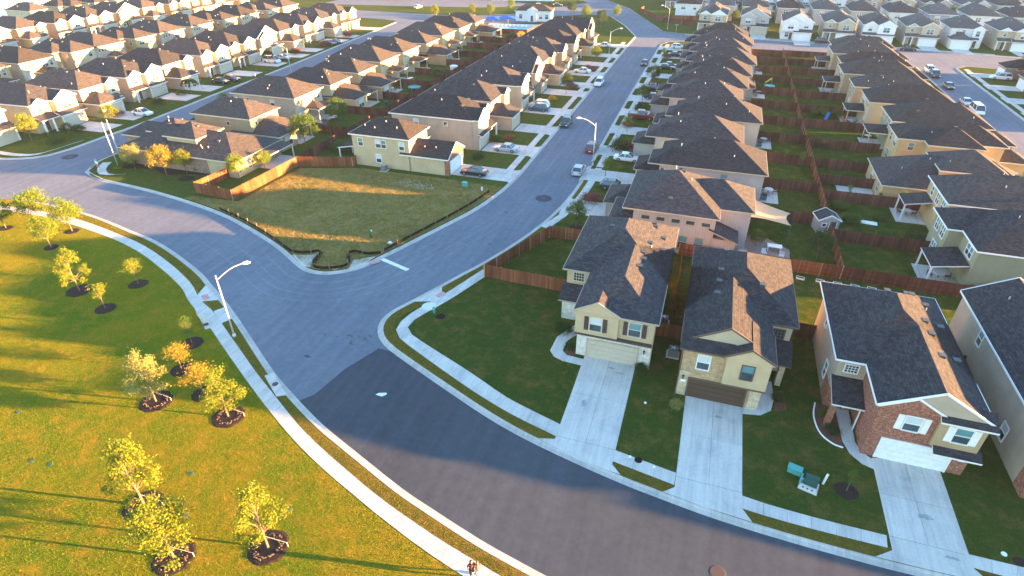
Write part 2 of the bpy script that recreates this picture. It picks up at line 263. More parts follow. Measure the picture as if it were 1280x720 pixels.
# ---------------------------------------------------------------- mesh builder
class MB:
    def __init__(s): s.v=[]; s.f=[]; s.m=[]
    def face(s, pts, m=0):
        i=len(s.v); s.v += [tuple(p) for p in pts]; s.f.append(tuple(range(i,i+len(pts)))); s.m.append(m); return s
    def box(s, x0,x1,y0,y1,z0,z1, m=0, top=True, bottom=True):
        a=[(x0,y0,z0),(x1,y0,z0),(x1,y1,z0),(x0,y1,z0),(x0,y0,z1),(x1,y0,z1),(x1,y1,z1),(x0,y1,z1)]
        q=[(0,1,5,4),(1,2,6,5),(2,3,7,6),(3,0,4,7)]
        if top: q.append((4,5,6,7))
        if bottom: q.append((3,2,1,0))
        i=len(s.v); s.v+=a
        for t in q: s.f.append(tuple(i+k for k in t)); s.m.append(m)
        return s
    def obox(s, a, b, w, h, m=0):            # box along the segment a-b, width w, height h centred
        a=Vector(a); b=Vector(b); d=(b-a).normalized(); up=Vector((0,0,1)) if abs(d.z)<.95 else Vector((1,0,0))
        r=d.cross(up).normalized()*w/2; u=r.cross(d).normalized()*h/2
        P=[a-r-u,a+r-u,a+r+u,a-r+u,b-r-u,b+r-u,b+r+u,b-r+u]; i=len(s.v); s.v+=[tuple(p) for p in P]
        for t in ((3,2,1,0),(4,5,6,7),(0,1,5,4),(1,2,6,5),(2,3,7,6),(3,0,4,7)): s.f.append(tuple(i+k for k in t)); s.m.append(m)
        return s
    def tube(s, pts, rad, n=8, m=0, cap=True):
        rings=[]; 
        for k,p in enumerate(pts):
            p=Vector(p); d=(Vector(pts[min(k+1,len(pts)-1)])-Vector(pts[max(k-1,0)])).normalized()
            up=Vector((0,0,1)) if abs(d.z)<.9 else Vector((1,0,0)); r=d.cross(up).normalized(); u=r.cross(d).normalized()
            rr=rad[k] if isinstance(rad,(list,tuple)) else rad; i=len(s.v)
            s.v += [tuple(p+r*cos(2*pi*j/n)*rr+u*sin(2*pi*j/n)*rr) for j in range(n)]; rings.append(i)
        for a,b in zip(rings,rings[1:]):
            for j in range(n): s.f.append((a+j,b+j,b+(j+1)%n,a+(j+1)%n)); s.m.append(m)
        if cap:
            s.f.append(tuple(rings[0]+j for j in range(n))); s.m.append(m); s.f.append(tuple(rings[-1]+n-1-j for j in range(n))); s.m.append(m)
        return s
    def disc(s, x,y,z,rx,ry,n=20,m=0,h=0, jit=0, rnd=None):
        P=[]
        for j in range(n):
            k=1+((rnd.random()-.5)*jit if rnd else 0); P.append((x+cos(2*pi*j/n)*rx*k,y+sin(2*pi*j/n)*ry*k,z+h))
        i=len(s.v); s.v+=P; s.f.append(tuple(i+j for j in range(n))); s.m.append(m)
        if h:
            i2=len(s.v); s.v+=[(p[0]+(p[0]-x)*.12,p[1]+(p[1]-y)*.12,z) for p in P]
            for j in range(n): s.f.append((i2+j,i2+(j+1)%n,i+(j+1)%n,i+j)); s.m.append(m)
        return s
    def mesh(s, name, mats, smooth=False):
        me=bpy.data.meshes.new(name); me.from_pydata(s.v,[],s.f); 
        for m in mats: me.materials.append(MATS[m])
        if s.m and max(s.m)>0: me.polygons.foreach_set('material_index', s.m)
        # metric UVs following each face's own plane
        n=len(me.loops); uv=np.zeros((n,2)); co=np.array(s.v,dtype=float).reshape(-1,3); k=0
        for f in s.f:
            p=co[list(f)]; nn=np.zeros(3)
            for j in range(len(f)): nn+=np.cross(p[j],p[(j+1)%len(f)])
            L=np.linalg.norm(nn); nn=nn/L if L>0 else np.array((0,0,1.))
            h=np.array((-nn[1],nn[0],0)); l=np.linalg.norm(h); h=h/l if l>1e-3 else np.array((1.,0,0)); t=np.cross(nn,h)
            uv[k:k+len(f),0]=p@h; uv[k:k+len(f),1]=p@t; k+=len(f)
        ul=me.uv_layers.new(name='UVMap'); ul.data.foreach_set('uv', uv.ravel())
        if smooth: me.polygons.foreach_set('use_smooth',[True]*len(me.polygons))
        me.update(); return me
def link(name, me, parent=None, loc=(0,0,0), rz=0, scale=None):
    o=bpy.data.objects.new(name, me); C.objects.link(o); o.location=loc; o.rotation_euler=(0,0,rz)
    if scale: o.scale=scale
    if parent: o.parent=parent
    return o
def tag(o, label=None, cat=None, group=None, kind=None):
    if label: o['label']=label
    if cat: o['category']=cat
    if group: o['group']=group
    if kind: o['kind']=kind
    return o
def thing(name, label, cat, loc=(0,0,0), rz=0, group=None):
    return tag(link(name, None, None, loc, rz), label, cat, group)
CACHE={}
def cached(key, fn):
    if key not in CACHE: CACHE[key]=fn()
    return CACHE[key]
ORD=['first','second','third','fourth','fifth','sixth','seventh','eighth','ninth','tenth','eleventh','twelfth','thirteenth','fourteenth','fifteenth','sixteenth','seventeenth','eighteenth','nineteenth','twentieth']
# ---------------------------------------------------------------- ground, blocks, kerbs
def chaikin(p, n=2, closed=False):
    for _ in range(n):
        q=[p[0]] if not closed else []
        L=len(p)
        for i in range(L if closed else L-1):
            a=p[i]; b=p[(i+1)%L]
            q += [(a[0]*.75+b[0]*.25,a[1]*.75+b[1]*.25),(a[0]*.25+b[0]*.75,a[1]*.25+b[1]*.75)]
        if not closed: q.append(p[-1])
        p=q
    return p
def resample(p, step):
    P=np.array(p); d=np.r_[0,np.cumsum(np.linalg.norm(np.diff(P,axis=0),axis=1))]; n=max(1,int(round(d[-1]/step)))
    t=np.linspace(0,d[-1],n+1); return np.c_[np.interp(t,d,P[:,0]),np.interp(t,d,P[:,1])]
def offset(P, o):
    P=np.array(P); T_=np.gradient(P,axis=0); T_/=np.linalg.norm(T_,axis=1)[:,None]+1e-9; n=np.c_[-T_[:,1],T_[:,0]]; return P+n*o
def sheet(name, pts, z, mat, kind='structure', skirt=0., parent=None, label=None):
    m=MB(); m.face([(x,y,z) for x,y in pts])
    if skirt:
        L=len(pts)
        for i in range(L):
            a=pts[i]; b=pts[(i+1)%L]; m.face([(a[0],a[1],z),(a[0],a[1],z-skirt),(b[0],b[1],z-skirt),(b[0],b[1],z)])
    me=m.mesh(name,[mat])
    import bmesh
    bm=bmesh.new(); bm.from_mesh(me); bmesh.ops.triangulate(bm, faces=[f for f in bm.faces if len(f.verts)>4]); bmesh.ops.recalc_face_normals(bm, faces=bm.faces); bm.to_mesh(me); bm.free()
    o=link(name, me, parent); 
    if kind and not parent: o['kind']=kind
    if label: o['label']=label
    return o
sheet('ground', [(-1500,-400),(700,-400),(700,1500),(-1500,1500)], -.35, 'earth')
sheet('road', [(-420,-140),(110,-140),(110,330),(-420,330)], 0., 'asphalt')
ZB=.12
pc=chaikin(T['park_curb']); nc=chaikin([(-36.8,128)]+[(-36.8,95),(-36.8,60)]+list(T['near_curb'])+[(30,-50.5),(55,-41)])
lc=chaikin(T['lot_curb']+[(-47.4,60),(-47.4,100),(-47.6,128)]); ncb=chaikin([(-170,-24),(-150,-19.5)]+T['north_curb']+[(-141.5,140)])
sheet('park_lawn', pc+[(10,-66),(60,-60),(60,-139),(-300,-139),(-300,-48),(-170,-40)], ZB, 'grass_park', skirt=.3)
# the block right of the central street, and the block of the empty corner lot
blockR=[(-36.8,128),(-35,132.5),(-31,134.5),(28,121),(32.5,119.5),(35,116),(35.3,40),(36,0),(42,-22),(55,-38)]
sheet('lawn', [(x,y) for x,y in nc[::-1]][:-1][::-1] and (list(reversed(nc))+blockR[1:]) , ZB, 'grass_lawn', skirt=.3)
sheet('lawn', lc+[(-47.4,139),(-54.8,161),(-64,182),(-74,184),(-100,160),(-122,148),(-128,140),(-129.5,128),(-128.5,90),(-125.5,46),(-122.7,14),(-120.3,-8)], ZB, 'grass_yard', skirt=.3)
sheet('lawn', ncb+[(-144,144),(-205,150),(-205,-10),(-190,-24)], ZB, 'grass_yard', skirt=.3)
sheet('lawn', [(-217,-30),(-217,140),(-226,152),(-420,152),(-420,-40)], ZB, 'grass_yard', skirt=.3)
sheet('lawn', [(-39,152),(-31,149.5),(110,137),(110,320),(-60,320),(-78,238),(-60,207)], ZB, 'grass_yard', skirt=.3)
sheet('lawn', [(45.8,36),(45.8,118),(49,121.5),(110,113),(110,20),(52,20)], ZB, 'grass_yard', skirt=.3)
sheet('lawn', [(-82,222),(-98,240),(-130,320),(-420,320),(-420,165),(-150,165),(-128,164),(-104,176)], ZB, 'grass_yard', skirt=.3)
sheet('lawn', [(15,-71),(65,-63),(110,-60),(110,-139),(15,-139)], ZB-.01, 'grass_park', skirt=.3)
# kerbs: back edge = block edge, gutter towards the road
def kerb(pts, side, near=True, skip=(), ztop=.135):
    P=resample(pts,3.0 if near else 8.); 
    root=tag(link('kerb', None), kind='structure') if near else None
    whole=MB()
    for i in range(len(P)-1):
        seg=resample([tuple(P[i]),tuple(P[i+1])] if not near else [tuple(P[i]),tuple(P[i+1])],1.0)
    F=resample(pts,.75 if near else 2.); per=4
    for i in range(0,len(F)-1,per):
        seg=F[i:i+per+1]; 
        if len(seg)<2: continue
        lo=max(0,i-2); ext=F[lo:i+per+3]; off=[offset(ext,side*o)[i-lo:i-lo+len(seg)] for o in (0,.15,.24,.62)]
        mid=seg[len(seg)//2]; dr=any(x0<=mid[0]<=x1 and y0<=mid[1]<=y1 for x0,x1,y0,y1 in skip)
        zt=.03 if dr else ztop; Z=(ZB+.012,ZB+.004,.022,.016) if dr else (zt,zt,.03,.016)
        if dr: Z=(.128,.10,.03,.016)
        mb=MB() if near else whole
        for a in range(len(seg)-1):
            for b in range(3):
                A0,A1=off[b],off[b+1]; q=[(*A0[a],Z[b]),(*A0[a+1],Z[b]),(*A1[a+1],Z[b+1]),(*A1[a],Z[b+1])]
                if side>0: q=q[::-1]
                mb.face(q)
            q=[(*off[3][a],Z[3]),(*off[3][a+1],Z[3]),(*off[3][a+1],-.05),(*off[3][a],-.05)]; mb.face(q)
            q=[(*off[0][a],Z[0]),(*off[0][a+1],Z[0]),(*off[0][a+1],-.05),(*off[0][a],-.05)]; mb.face(q)
        if near:
            c=np.mean(seg,axis=0); mb.v=[(c[0]+(x-c[0])*.996,c[1]+(y-c[1])*.996,z) for x,y,z in mb.v]
            link('kerb_section', mb.mesh('kerb_section',['concrete_kerb']), root)
    if not near: tag(link('kerb', whole.mesh('kerb',['concrete_kerb'])), kind='structure')
DRIVES=[(-28,-19.5,-56,-50),(-17.4,-10,-57,-52),(-2.4,4.6,-57,-53),(-38.5,-36,-6,1.5),(-38.5,-36,2.0,8)]
def sub(p, f): 
    q=[a for a in p if f(a)]; return q
kerb(sub(pc,lambda a:a[0]>-118), +1)
kerb(sub(nc,lambda a:a[1]<14 and a[0]<12), -1, skip=DRIVES)
kerb(sub(nc,lambda a:a[1]>=12.5 and a[0]<0), -1, near=False)
kerb(sub(lc,lambda a:a[1]<12 and a[0]>-112), -1)
kerb(sub(lc,lambda a:a[1]>=10.5 and a[0]>-60), -1, near=False)
kerb(ncb, -1, near=False)
kerb([(-129.5,128),(-128.5,90),(-125.5,46),(-122.7,14),(-120.3,-8),(-119.9,-13),(-117.5,-17.3),(-112,-19.1)], -1, near=False)
kerb([(45.8,36),(45.8,118),(49,121.5),(110,113)], +1, near=False)
kerb([(-31,149.5),(-39,152),(-60,207),(-78,238)], -1, near=False); kerb([(-31,149.5),(110,137)], -1, near=False)
kerb([(-74,184),(-64,182),(-54.8,161),(-47.4,139),(-47.5,127)], +1, near=False)
kerb([(35.3,40),(35,116),(32.5,119.5),(28,121),(-31,134.5),(-35,132.5),(-36.8,127)], -1, near=False)
# slabs
def slabs(o_in, o_out, n, root, z=.14, z0=.05, gap=.012, mat='concrete'):
    A=resample(chaikin(list(o_in),1),.3); B=resample(chaikin(list(o_out),1),.3)
    def at(P,t): 
        k=t*(len(P)-1); i=min(int(k),len(P)-2); f=k-i; return P[i]*(1-f)+P[i+1]*f
    base=MB()
    for i in range(n):
        q=[at(A,i/n),at(A,(i+1)/n),at(B,(i+1)/n),at(B,i/n)]; c=sum(q)/4; L=max(np.linalg.norm(q[0]-q[1]),.3)
        k=1-2*gap/L; q2=[c+(p-c)*np.array([k,k]) for p in q]; zz=z+R.uniform(-.003,.003)
        mb=MB(); mb.face([(*p,zz) for p in q2])
        for j in range(4): a=q2[j]; b=q2[(j+1)%4]; mb.face([(*a,zz),(*a,z0),(*b,z0),(*b,zz)])
        link('slab', mb.mesh('slab',[mat]), root); base.face([(*p,z-.015) for p in q])
    return base
def walk(name, pin, pout, step=1.5):
    L=sum(math.dist(a,b) for a,b in zip(pin,pin[1:])); n=max(1,int(L/step)); 
    m=MB(); root=tag(link(name,None),kind='structure'); base=slabs(pin,pout,n,root)
    link('joint', base.mesh('joint',['joint']), root)
walk('sidewalk', T['park_walk_in'], T['park_walk_out'])
walk('sidewalk', T['near_walk_in'], T['near_walk_out'])
for k in '234': walk('sidewalk', T['near_walk%s_in'%k], T['near_walk%s_out'%k], 1.5)
walk('sidewalk', [(-38.3,-23.2),(-38.2,-15),(-37.0,-8)], [(-39.6,-23.2),(-39.4,-14.8),(-38.3,-8)]) if False else None
def poly_slab(name, pts, z=.145, mat='concrete', h=.1):
    mb=MB(); mb.face([(x,y,z) for x,y in pts]); L=len(pts)
    for i in range(L): a=pts[i]; b=pts[(i+1)%L]; mb.face([(*a,z),(*a,z-h),(*b,z-h),(*b,z)])
    me=mb.mesh(name,[mat]); 
    import bmesh
    bm=bmesh.new(); bm.from_mesh(me); bmesh.ops.recalc_face_normals(bm, faces=bm.faces); bm.to_mesh(me); bm.free()
    return tag(link(name,me),kind='structure')
def cur(pts): return list(pts)
def ramp_pad(pts, dome=None, rot=0):
    o=poly_slab('kerb_ramp', pts, .136)
    if dome:
        m=MB(); m.box(-.6,.6,-.35,.35,0,.012)
        d=link('tactile_paving', m.mesh('tactile_paving',['paint_pink']), o, (*dome,.137), rot)
def toward(p, c, k): return [(c[0]+(a[0]-c[0])*k, c[1]+(a[1]-c[1])*k) for a in p]
pr=T['park_ramp']; ramp_pad(pr,(-70.2,-42.6),-.55)
ramp_pad(T['park_pad']); ramp_pad(T['park_bench_pad'])
ramp_pad(T['near_ramp'],(-44.6,-33.6),1.15)
ramp_pad(T['lot_ramp1'],(-59.8,-32.2),-.3); ramp_pad(T['lot_ramp2'],(-55.6,-29.3),.95)
poly_slab('inlet_cover', T['inlet'], .15)
def manhole(p, r=.32, z=.0, ring=.5, lab='iron manhole cover', col='iron'):
    o=thing('manhole_cover', lab, 'manhole', (*p,z)); m=MB(); m.disc(0,0,0,r,r,20,h=.012); link('lid', m.mesh('lid',[col]), o)
    if ring:
        m=MB(); m.disc(0,0,0,ring,ring,24,h=.006); link('ring', m.mesh('ring',['asphalt_dark']), o)
manhole(T['mh1'],.38,.004,1.15,'round manhole cover ringed by dark tar in the street right of the empty lot')
manhole(T['mh2'],.4,.004,1.2,'round manhole cover in the side street at the upper left corner')
manhole(T['mh3'],.5,.009,0,'brown manhole cover in the dark road at the bottom edge')
manhole(T['inlet_mh'],.26,.152,0,'small rusty lid in the square concrete storm inlet beside the park path')
# new dark asphalt from the seam down the road, with its own sheet
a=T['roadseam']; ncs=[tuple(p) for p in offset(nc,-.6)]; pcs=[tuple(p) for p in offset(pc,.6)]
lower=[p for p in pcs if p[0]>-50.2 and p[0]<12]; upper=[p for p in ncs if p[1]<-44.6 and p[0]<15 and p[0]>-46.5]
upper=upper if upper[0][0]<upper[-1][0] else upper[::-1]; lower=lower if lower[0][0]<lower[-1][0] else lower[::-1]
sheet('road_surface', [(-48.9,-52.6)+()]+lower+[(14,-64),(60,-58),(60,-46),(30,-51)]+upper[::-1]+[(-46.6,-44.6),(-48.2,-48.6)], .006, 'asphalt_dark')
s=T['stopline']; d=(s[1][0]-s[0][0],s[1][1]-s[0][1]); L=math.hypot(*d); n=(-d[1]/L*.3,d[0]/L*.3)
sheet('stop_line', [(s[0][0]-n[0],s[0][1]-n[1]),(s[1][0]-n[0],s[1][1]-n[1]),(s[1][0]+n[0],s[1][1]+n[1]),(s[0][0]+n[0],s[0][1]+n[1])], .006, 'paint_white')
p=T['patch']; sheet('road_mark', [(p[0]-.5,p[1]-.25),(p[0]+.2,p[1]-.3),(p[0]+.5,p[1]+.1),(p[0]+.35,p[1]+.3),(p[0]-.3,p[1]+.05)], .012, 'paint_white')
# stains
def blot(x,y,rx,ry,mat='asphalt_dark',z=.005,n=26,seed=1,rot=0):
    r=random.Random(seed); P=[]
    for j in range(n):
        k=r.uniform(.45,1.15); a=2*pi*j/n; X=cos(a)*rx*k; Y=sin(a)*ry*k; P.append((x+X*cos(rot)-Y*sin(rot),y+X*sin(rot)+Y*cos(rot)))
    sheet('road_stain', P, z, mat)
q=T['dark1']
for j in range(16): blot(q[0]+R.gauss(0,1.3),q[1]+R.gauss(0,.5)-.0,R.uniform(.15,.5),R.uniform(.08,.25),mat='asphalt_mid',z=.0045+.0002*j,n=14,seed=30+j,rot=-.6)
blot(-52.8,-48,.5,.2,seed=6); blot(-44.6,-10,.45,.18,seed=8); blot(-43.5,-20,.3,.15,seed=9)
# driveways: two columns of slabs
def drive(x0,x1,y0,y1,nx=2,ny=3,flare=0,axis='y',z=.142,apron=0,zr=None):
    root=tag(link('driveway',None),kind='structure'); base=MB(); base.box(x0+.01,x1-.01,y0+.01,y1-.01,.02,z-.02); link('joint',base.mesh('joint',['joint']),root)
    g=.012
    for i in range(nx):
        for j in range(ny):
            m=MB(); a0=x0+(x1-x0)*i/nx+g; a1=x0+(x1-x0)*(i+1)/nx-g; b0=y0+(y1-y0)*j/ny+g; b1=y0+(y1-y0)*(j+1)/ny-g
            m.box(a0,a1,b0,b1,.04,z); link('slab',m.mesh('slab',['concrete']),root)
    return root
def apron(pts):
    poly_slab('driveway_apron', pts, .141)
drive(-26.3,-21.2,-50.6,-39.25,2,2); apron([(-26.3,-50.62),(-21.2,-50.62),(-21.2,-52.2),(-20.4,-53.0),(-24,-52.5),(-27.6,-51.35),(-26.3,-51.0)])
drive(-16.2,-11.2,-51.8,-41.9,2,2); apron([(-16.2,-51.82),(-11.2,-51.82),(-11.2,-53.3),(-10.5,-54.28),(-13.9,-54.05),(-17.0,-53.6),(-16.2,-52.9)])
drive(-1.2,3.8,-52.4,-44.6,2,2); apron([(-1.2,-52.42),(3.8,-52.42),(3.8,-53.4),(4.6,-54.3),(.8,-54.45),(-2.4,-54.5),(-1.2,-53.6)])
# the drive of the house at the head of the near row (street side)

# pale worn wheel tracks that follow the kerbs
def track(base, off_, w_, i0, i1, z, mat='asphalt_pale'):
    P=resample([tuple(p) for p in base],1.0); a=offset(P,off_)[i0:i1]; b=offset(P,off_+w_)[i0:i1]
    n=len(a); k=np.clip(np.minimum(np.arange(n),np.arange(n)[::-1])/6.,0,1)[:,None]; b=a+(b-a)*k
    if n>3: sheet('wheel_track',[tuple(p) for p in a]+[tuple(p) for p in b[::-1]],z,mat)
lcr=resample([tuple(p) for p in lc],1.0); i_=int(np.argmin(np.hypot(lcr[:,0]+66,lcr[:,1]+31)))
for j,(o_,a0,a1) in enumerate([(-2.3,-6,26),(-3.9,-12,40),(-4.9,-2,34),(-6.4,-20,48)]): track(lc,o_,-.16 if j%2 else -.26,i_+a0,i_+a1,.0042+.0003*j)
for j,x in enumerate((-39.6,-41.4,-43.3,-45.2)): sheet('wheel_track',[(x-.12,2+j*3),(x+.1,2+j*3),(x+.05,60),(x+.16,118-j*4),(x-.1,118-j*4),(x-.16,60)],.0055,'asphalt_pale')
# ---------------------------------------------------------------- houses
PT=.55
def roof_geo(mr, mf, mw, x0,x1,y0,y1,z, axis='y', e0='h', e1='h', t=PT, oh=.4, top=None):
    """slopes to mr, fascia and soffit to mf, gable triangles to mw. e0/e1: end at low / high side of the axis ('h' hip, 'g' gable, 'n' none)"""
    X0,X1,Y0,Y1=x0-oh,x1+oh,y0-oh,y1+oh
    if axis=='x':
        tr=lambda p:(p[1],p[0],p[2]); a0,a1,b0,b1=Y0,Y1,X0,X1
    else: tr=lambda p:p; a0,a1,b0,b1=X0,X1,Y0,Y1
    if e0=='g': b0+=oh*.5
    if e1=='g': b1-=oh*.5
    if e0=='n': b0+=oh
    if e1=='n': b1-=oh
    hs=(a1-a0)/2; h=z+hs*t; c=(a0+a1)/2
    r0=b0+(hs if e0=='h' else 0); r1=b1-(hs if e1=='h' else 0)
    if r0>r1: 
        m_=(r0+r1)/2; h=z+(m_-b0 if e0=='h' else b1-m_)*t; r0=r1=m_
    def F(mb,pts,flip=False):
        q=[tr(p) for p in pts]
        if (axis=='x')!=flip: q=q[::-1]
        mb.face(q)
    F(mr,[(a0,b1,z),(a0,b0,z),(c,r0,h),(c,r1,h)]); F(mr,[(a1,b0,z),(a1,b1,z),(c,r1,h),(c,r0,h)])
    if e0=='h': F(mr,[(a0,b0,z),(a1,b0,z),(c,r0,h)])
    elif e0=='g':
        F(mw,[(a0,b0,z-.16),(a1,b0,z-.16),(a1,b0,z),(c,b0,h),(a0,b0,z)])
        for s_ in (a0,a1): mf.obox(tr((s_,b0-.03,z-.04)),tr((c,b0-.03,h-.02)),.07,.17)
    if e1=='h': F(mr,[(a1,b1,z),(a0,b1,z),(c,r1,h)])
    elif e1=='g':
        F(mw,[(a1,b1,z-.16),(a0,b1,z-.16),(a0,b1,z),(c,b1,h),(a1,b1,z)])
        for s_ in (a0,a1): mf.obox(tr((s_,b1+.03,z-.04)),tr((c,b1+.03,h-.02)),.07,.17)
    # fascia boards 3 cm outside the edge, gutters of the eaves
    d=.17
    def board(p,q,ox,oy): 
        A=tr((p[0]+ox,p[1]+oy,z-d/2)); B=tr((q[0]+ox,q[1]+oy,z-d/2)); mf.obox(A,B,.07,d)
    board((a0,b0),(a0,b1),-.02,0); board((a1,b0),(a1,b1),.02,0)
    if e0=='h': board((a0,b0),(a1,b0),0,-.02)
    if e1=='h': board((a0,b1),(a1,b1),0,.02)
    F(mf,[(a0,b0,z-.16),(a0,b1,z-.16),(a1,b1,z-.16),(a1,b0,z-.16)])
    return c,h
def shed_geo(mr,mf,x0,x1,y0,y1,zl,zh,low='S'):
    q={'S':[(x0,y0,zl),(x1,y0,zl),(x1,y1,zh),(x0,y1,zh)],'N':[(x0,y0,zh),(x1,y0,zh),(x1,y1,zl),(x0,y1,zl)],
       'W':[(x0,y0,zl),(x1,y0,zh),(x1,y1,zh),(x0,y1,zl)],'E':[(x0,y0,zh),(x1,y0,zl),(x1,y1,zl),(x0,y1,zh)]}[low]
    mr.face(q); b=[(p[0],p[1],p[2]-.16) for p in q]; mf.face(b[::-1])
    for i in range(4):
        mf.face([b[i],b[(i+1)%4],(q[(i+1)%4][0],q[(i+1)%4][1],q[(i+1)%4][2]-.01),(q[i][0],q[i][1],q[i][2]-.01)])
def window_mesh(w,h,style,fm):
    def mk():
        m=MB(); t=.09; y0,y1=-.07,.02
        m.box(-w/2-t,-w/2,y0,y1,-h/2-t,h/2+t); m.box(w/2,w/2+t,y0,y1,-h/2-t,h/2+t)
        m.box(-w/2,w/2,y0,y1,h/2,h/2+t); m.box(-w/2,w/2,y0-.03,y1,-h/2-t,-h/2)
        if style in 'dD': m.box(-w/2,w/2,y0+.015,y1,-.03,.03)
        if style=='D': m.box(-.05,.05,y0+.01,y1,-h/2,h/2)
        if style=='g':
            for k in range(1,4): m.box(-w/2+w*k/4-.02,-w/2+w*k/4+.02,y0+.015,y1,-h/2,h/2)
            for k in range(1,3): m.box(-w/2,w/2,y0+.018,y1,-h/2+h*k/3-.02,-h/2+h*k/3+.02)
        return m.mesh('window',[fm])
    return cached(('win',w,h,style,fm),mk)
def pane_mesh(w,h,mat,lo,hi):
    def mk():
        m=MB(); m.face([(-w/2,-.012,lo),(w/2,-.012,lo),(w/2,-.012,hi),(-w/2,-.012,hi)]); return m.mesh('pane',[mat])
    return cached(('pane',w,h,mat,lo,hi),mk)
FACE={'S':0,'E':pi/2,'N':pi,'W':-pi/2}
def on_face(x,y,f): return FACE[f]
def garage_mesh(w,h,mat,trim):
    def mk():
        m=MB(); n=4
        for k in range(n):
            m.box(-w/2,w/2,-.06,.0,h*k/n+.012,h*(k+1)/n-.012,0)
            for j in range(8): 
                a=-w/2+w*(j+.12)/8; b=-w/2+w*(j+.88)/8; m.box(a,b,-.075,-.055,h*k/n+.1,h*(k+1)/n-.1,0)
        m.box(-w/2,w/2,-.03,.0,0,h,1)
        t=.12
        m.box(-w/2-t,-w/2,-.1,0,0,h+t,1); m.box(w/2,w/2+t,-.1,0,0,h+t,1); m.box(-w/2,w/2,-.1,0,h,h+t,1)
        return m.mesh('garage_door',[mat,trim])
    return cached(('gar',w,h,mat,trim),mk)
def door_mesh(mat,trim):
    def mk():
        m=MB(); m.box(-.45,.45,-.05,0,0,2.1,0); m.box(-.3,.3,-.07,-.045,.25,.9,0); m.box(-.3,.3,-.07,-.045,1.1,1.9,0)
        m.box(-.55,-.45,-.08,0,0,2.2,1); m.box(.45,.55,-.08,0,0,2.2,1); m.box(-.45,.45,-.08,0,2.1,2.2,1); return m.mesh('front_door',[mat,trim])
    return cached(('door',mat,trim),mk)
def vent_mesh(kind):
    def mk():
        m=MB()
        if kind=='box': m.box(-.22,.22,-.22,.22,-.1,.16); m.box(-.27,.27,-.27,.27,.16,.2)
        else: m.tube([(0,0,-.2),(0,0,.26)],.055,8)
        return m.mesh('roof_vent',['metal_dark' if kind=='box' else 'metal_light'])
    return cached(('vent',kind),mk)
def house(name,label,group,loc,rz,S,cat='house'):
    """S: dict of walls, roofs, sheds, wins, doors ... in local metres, front towards -y"""
    o=thing(name,label,cat,(*loc,ZB-.02),rz,group); mx=S.get('mirror'); W=S['W']
    fx=(lambda a,b:(W-b,W-a)) if mx else (lambda a,b:(a,b)); px=(lambda a:W-a) if mx else (lambda a:a)
    ff=(lambda f:{'E':'W','W':'E'}.get(f,f)) if mx else (lambda f:f)
    wall=S['wall']; trim=S.get('trim','trim_white'); rm=S.get('roof','shingle')
    mats=[wall]; wb=MB()
    for q in S['walls']:
        x0,x1,y0,y1,z0,z1=q[:6]; mt=q[6] if len(q)>6 else wall
        if mt not in mats: mats.append(mt)
        a,b=fx(x0,x1); wb.box(a,b,y0,y1,z0,z1,mats.index(mt),top=True,bottom=False)
    mr=MB(); mf=MB(); gw=MB()
    tops=[]
    for q in S['roofs']:
        x0,x1,y0,y1,z=q[:5]; kw=dict(q[5]) if len(q)>5 else {}
        a,b=fx(x0,x1)
        if mx and kw.get('axis')=='x': kw['e0'],kw['e1']=kw.get('e1','h'),kw.get('e0','h')
        gm=kw.pop('gm',None); tgt=MB()
        c,h=roof_geo(mr,mf,tgt,a,b,y0,y1,z,**kw); tops.append((a,b,y0,y1,z,kw.get('t',PT),kw.get('axis','y')))
        gm=gm or S.get('gable',wall)
        if gm not in mats: mats.append(gm)
        off=len(wb.v); wb.v+=tgt.v; wb.f+=[tuple(i+off for i in f) for f in tgt.f]; wb.m+=[mats.index(gm)]*len(tgt.f)
    for q in S.get('sheds',[]):
        x0,x1,y0,y1,zl,zh,low=q; a,b=fx(x0,x1); shed_geo(mr,mf,a,b,y0,y1,zl,zh,ff(low))
    link('wall',wb.mesh('wall',mats),o); ro=link('roof',mr.mesh('roof',[rm]),o); link('fascia',mf.mesh('fascia',[trim]),o)
    for q in S.get('wins',[]):
        f,x,y,z,w_,h_=q[:6]; st=q[6] if len(q)>6 else 'd'; ft=q[7] if len(q)>7 else S.get('wtrim',trim)
        wo=link('window',window_mesh(w_,h_,st,ft),o,(px(x),y,z),FACE[ff(f)])
        if st in 'dD':
            link('pane',pane_mesh(w_,h_,'blind' if (R.random()<.5) else 'glass_teal',.03,h_/2),wo); link('pane',pane_mesh(w_,h_,'glass',-h_/2,-.03),wo)
        else: link('pane',pane_mesh(w_,h_,'glass',-h_/2,h_/2),wo)
    for q in S.get('shutters',[]):
        f,x,y,z,w_,h_,mt=q; m=MB(); 
        me=cached(('sh',w_,h_,mt),lambda:(lambda m:(m.box(-w_/2,w_/2,-.06,0,-h_/2,h_/2),[m.box(-w_/2+.05,w_/2-.05,-.075,-.055,-h_/2+.06+k*(h_-.1)/9,-h_/2+.06+(k+.55)*(h_-.1)/9) for k in range(9)],m.mesh('shutter',[mt]))[-1])(MB()))
        link('shutter',me,o,(px(x),y,z),FACE[ff(f)])
    for q in S.get('garage',[]):
        x,y,w_,h_=q[:4]; link('garage_door',garage_mesh(w_,h_,S.get('gmat','garage_beige'),trim),o,(px(x),y,.02),0)
    for q in S.get('doors',[]):
        f,x,y=q[:3]; link('front_door' if (len(q)<4) else q[3],door_mesh(S.get('dmat','door_brown'),trim),o,(px(x),y,.15),FACE[ff(f)])
    for q in S.get('posts',[]):
        x,y,z1=q[:3]; w_=q[3] if len(q)>3 else .16; mt=q[4] if len(q)>4 else trim
        link('porch_post',cached(('post',z1,w_,mt),lambda:MB().box(-w_/2,w_/2,-w_/2,w_/2,0,z1).mesh('porch_post',[mt])),o,(px(x),y,0))
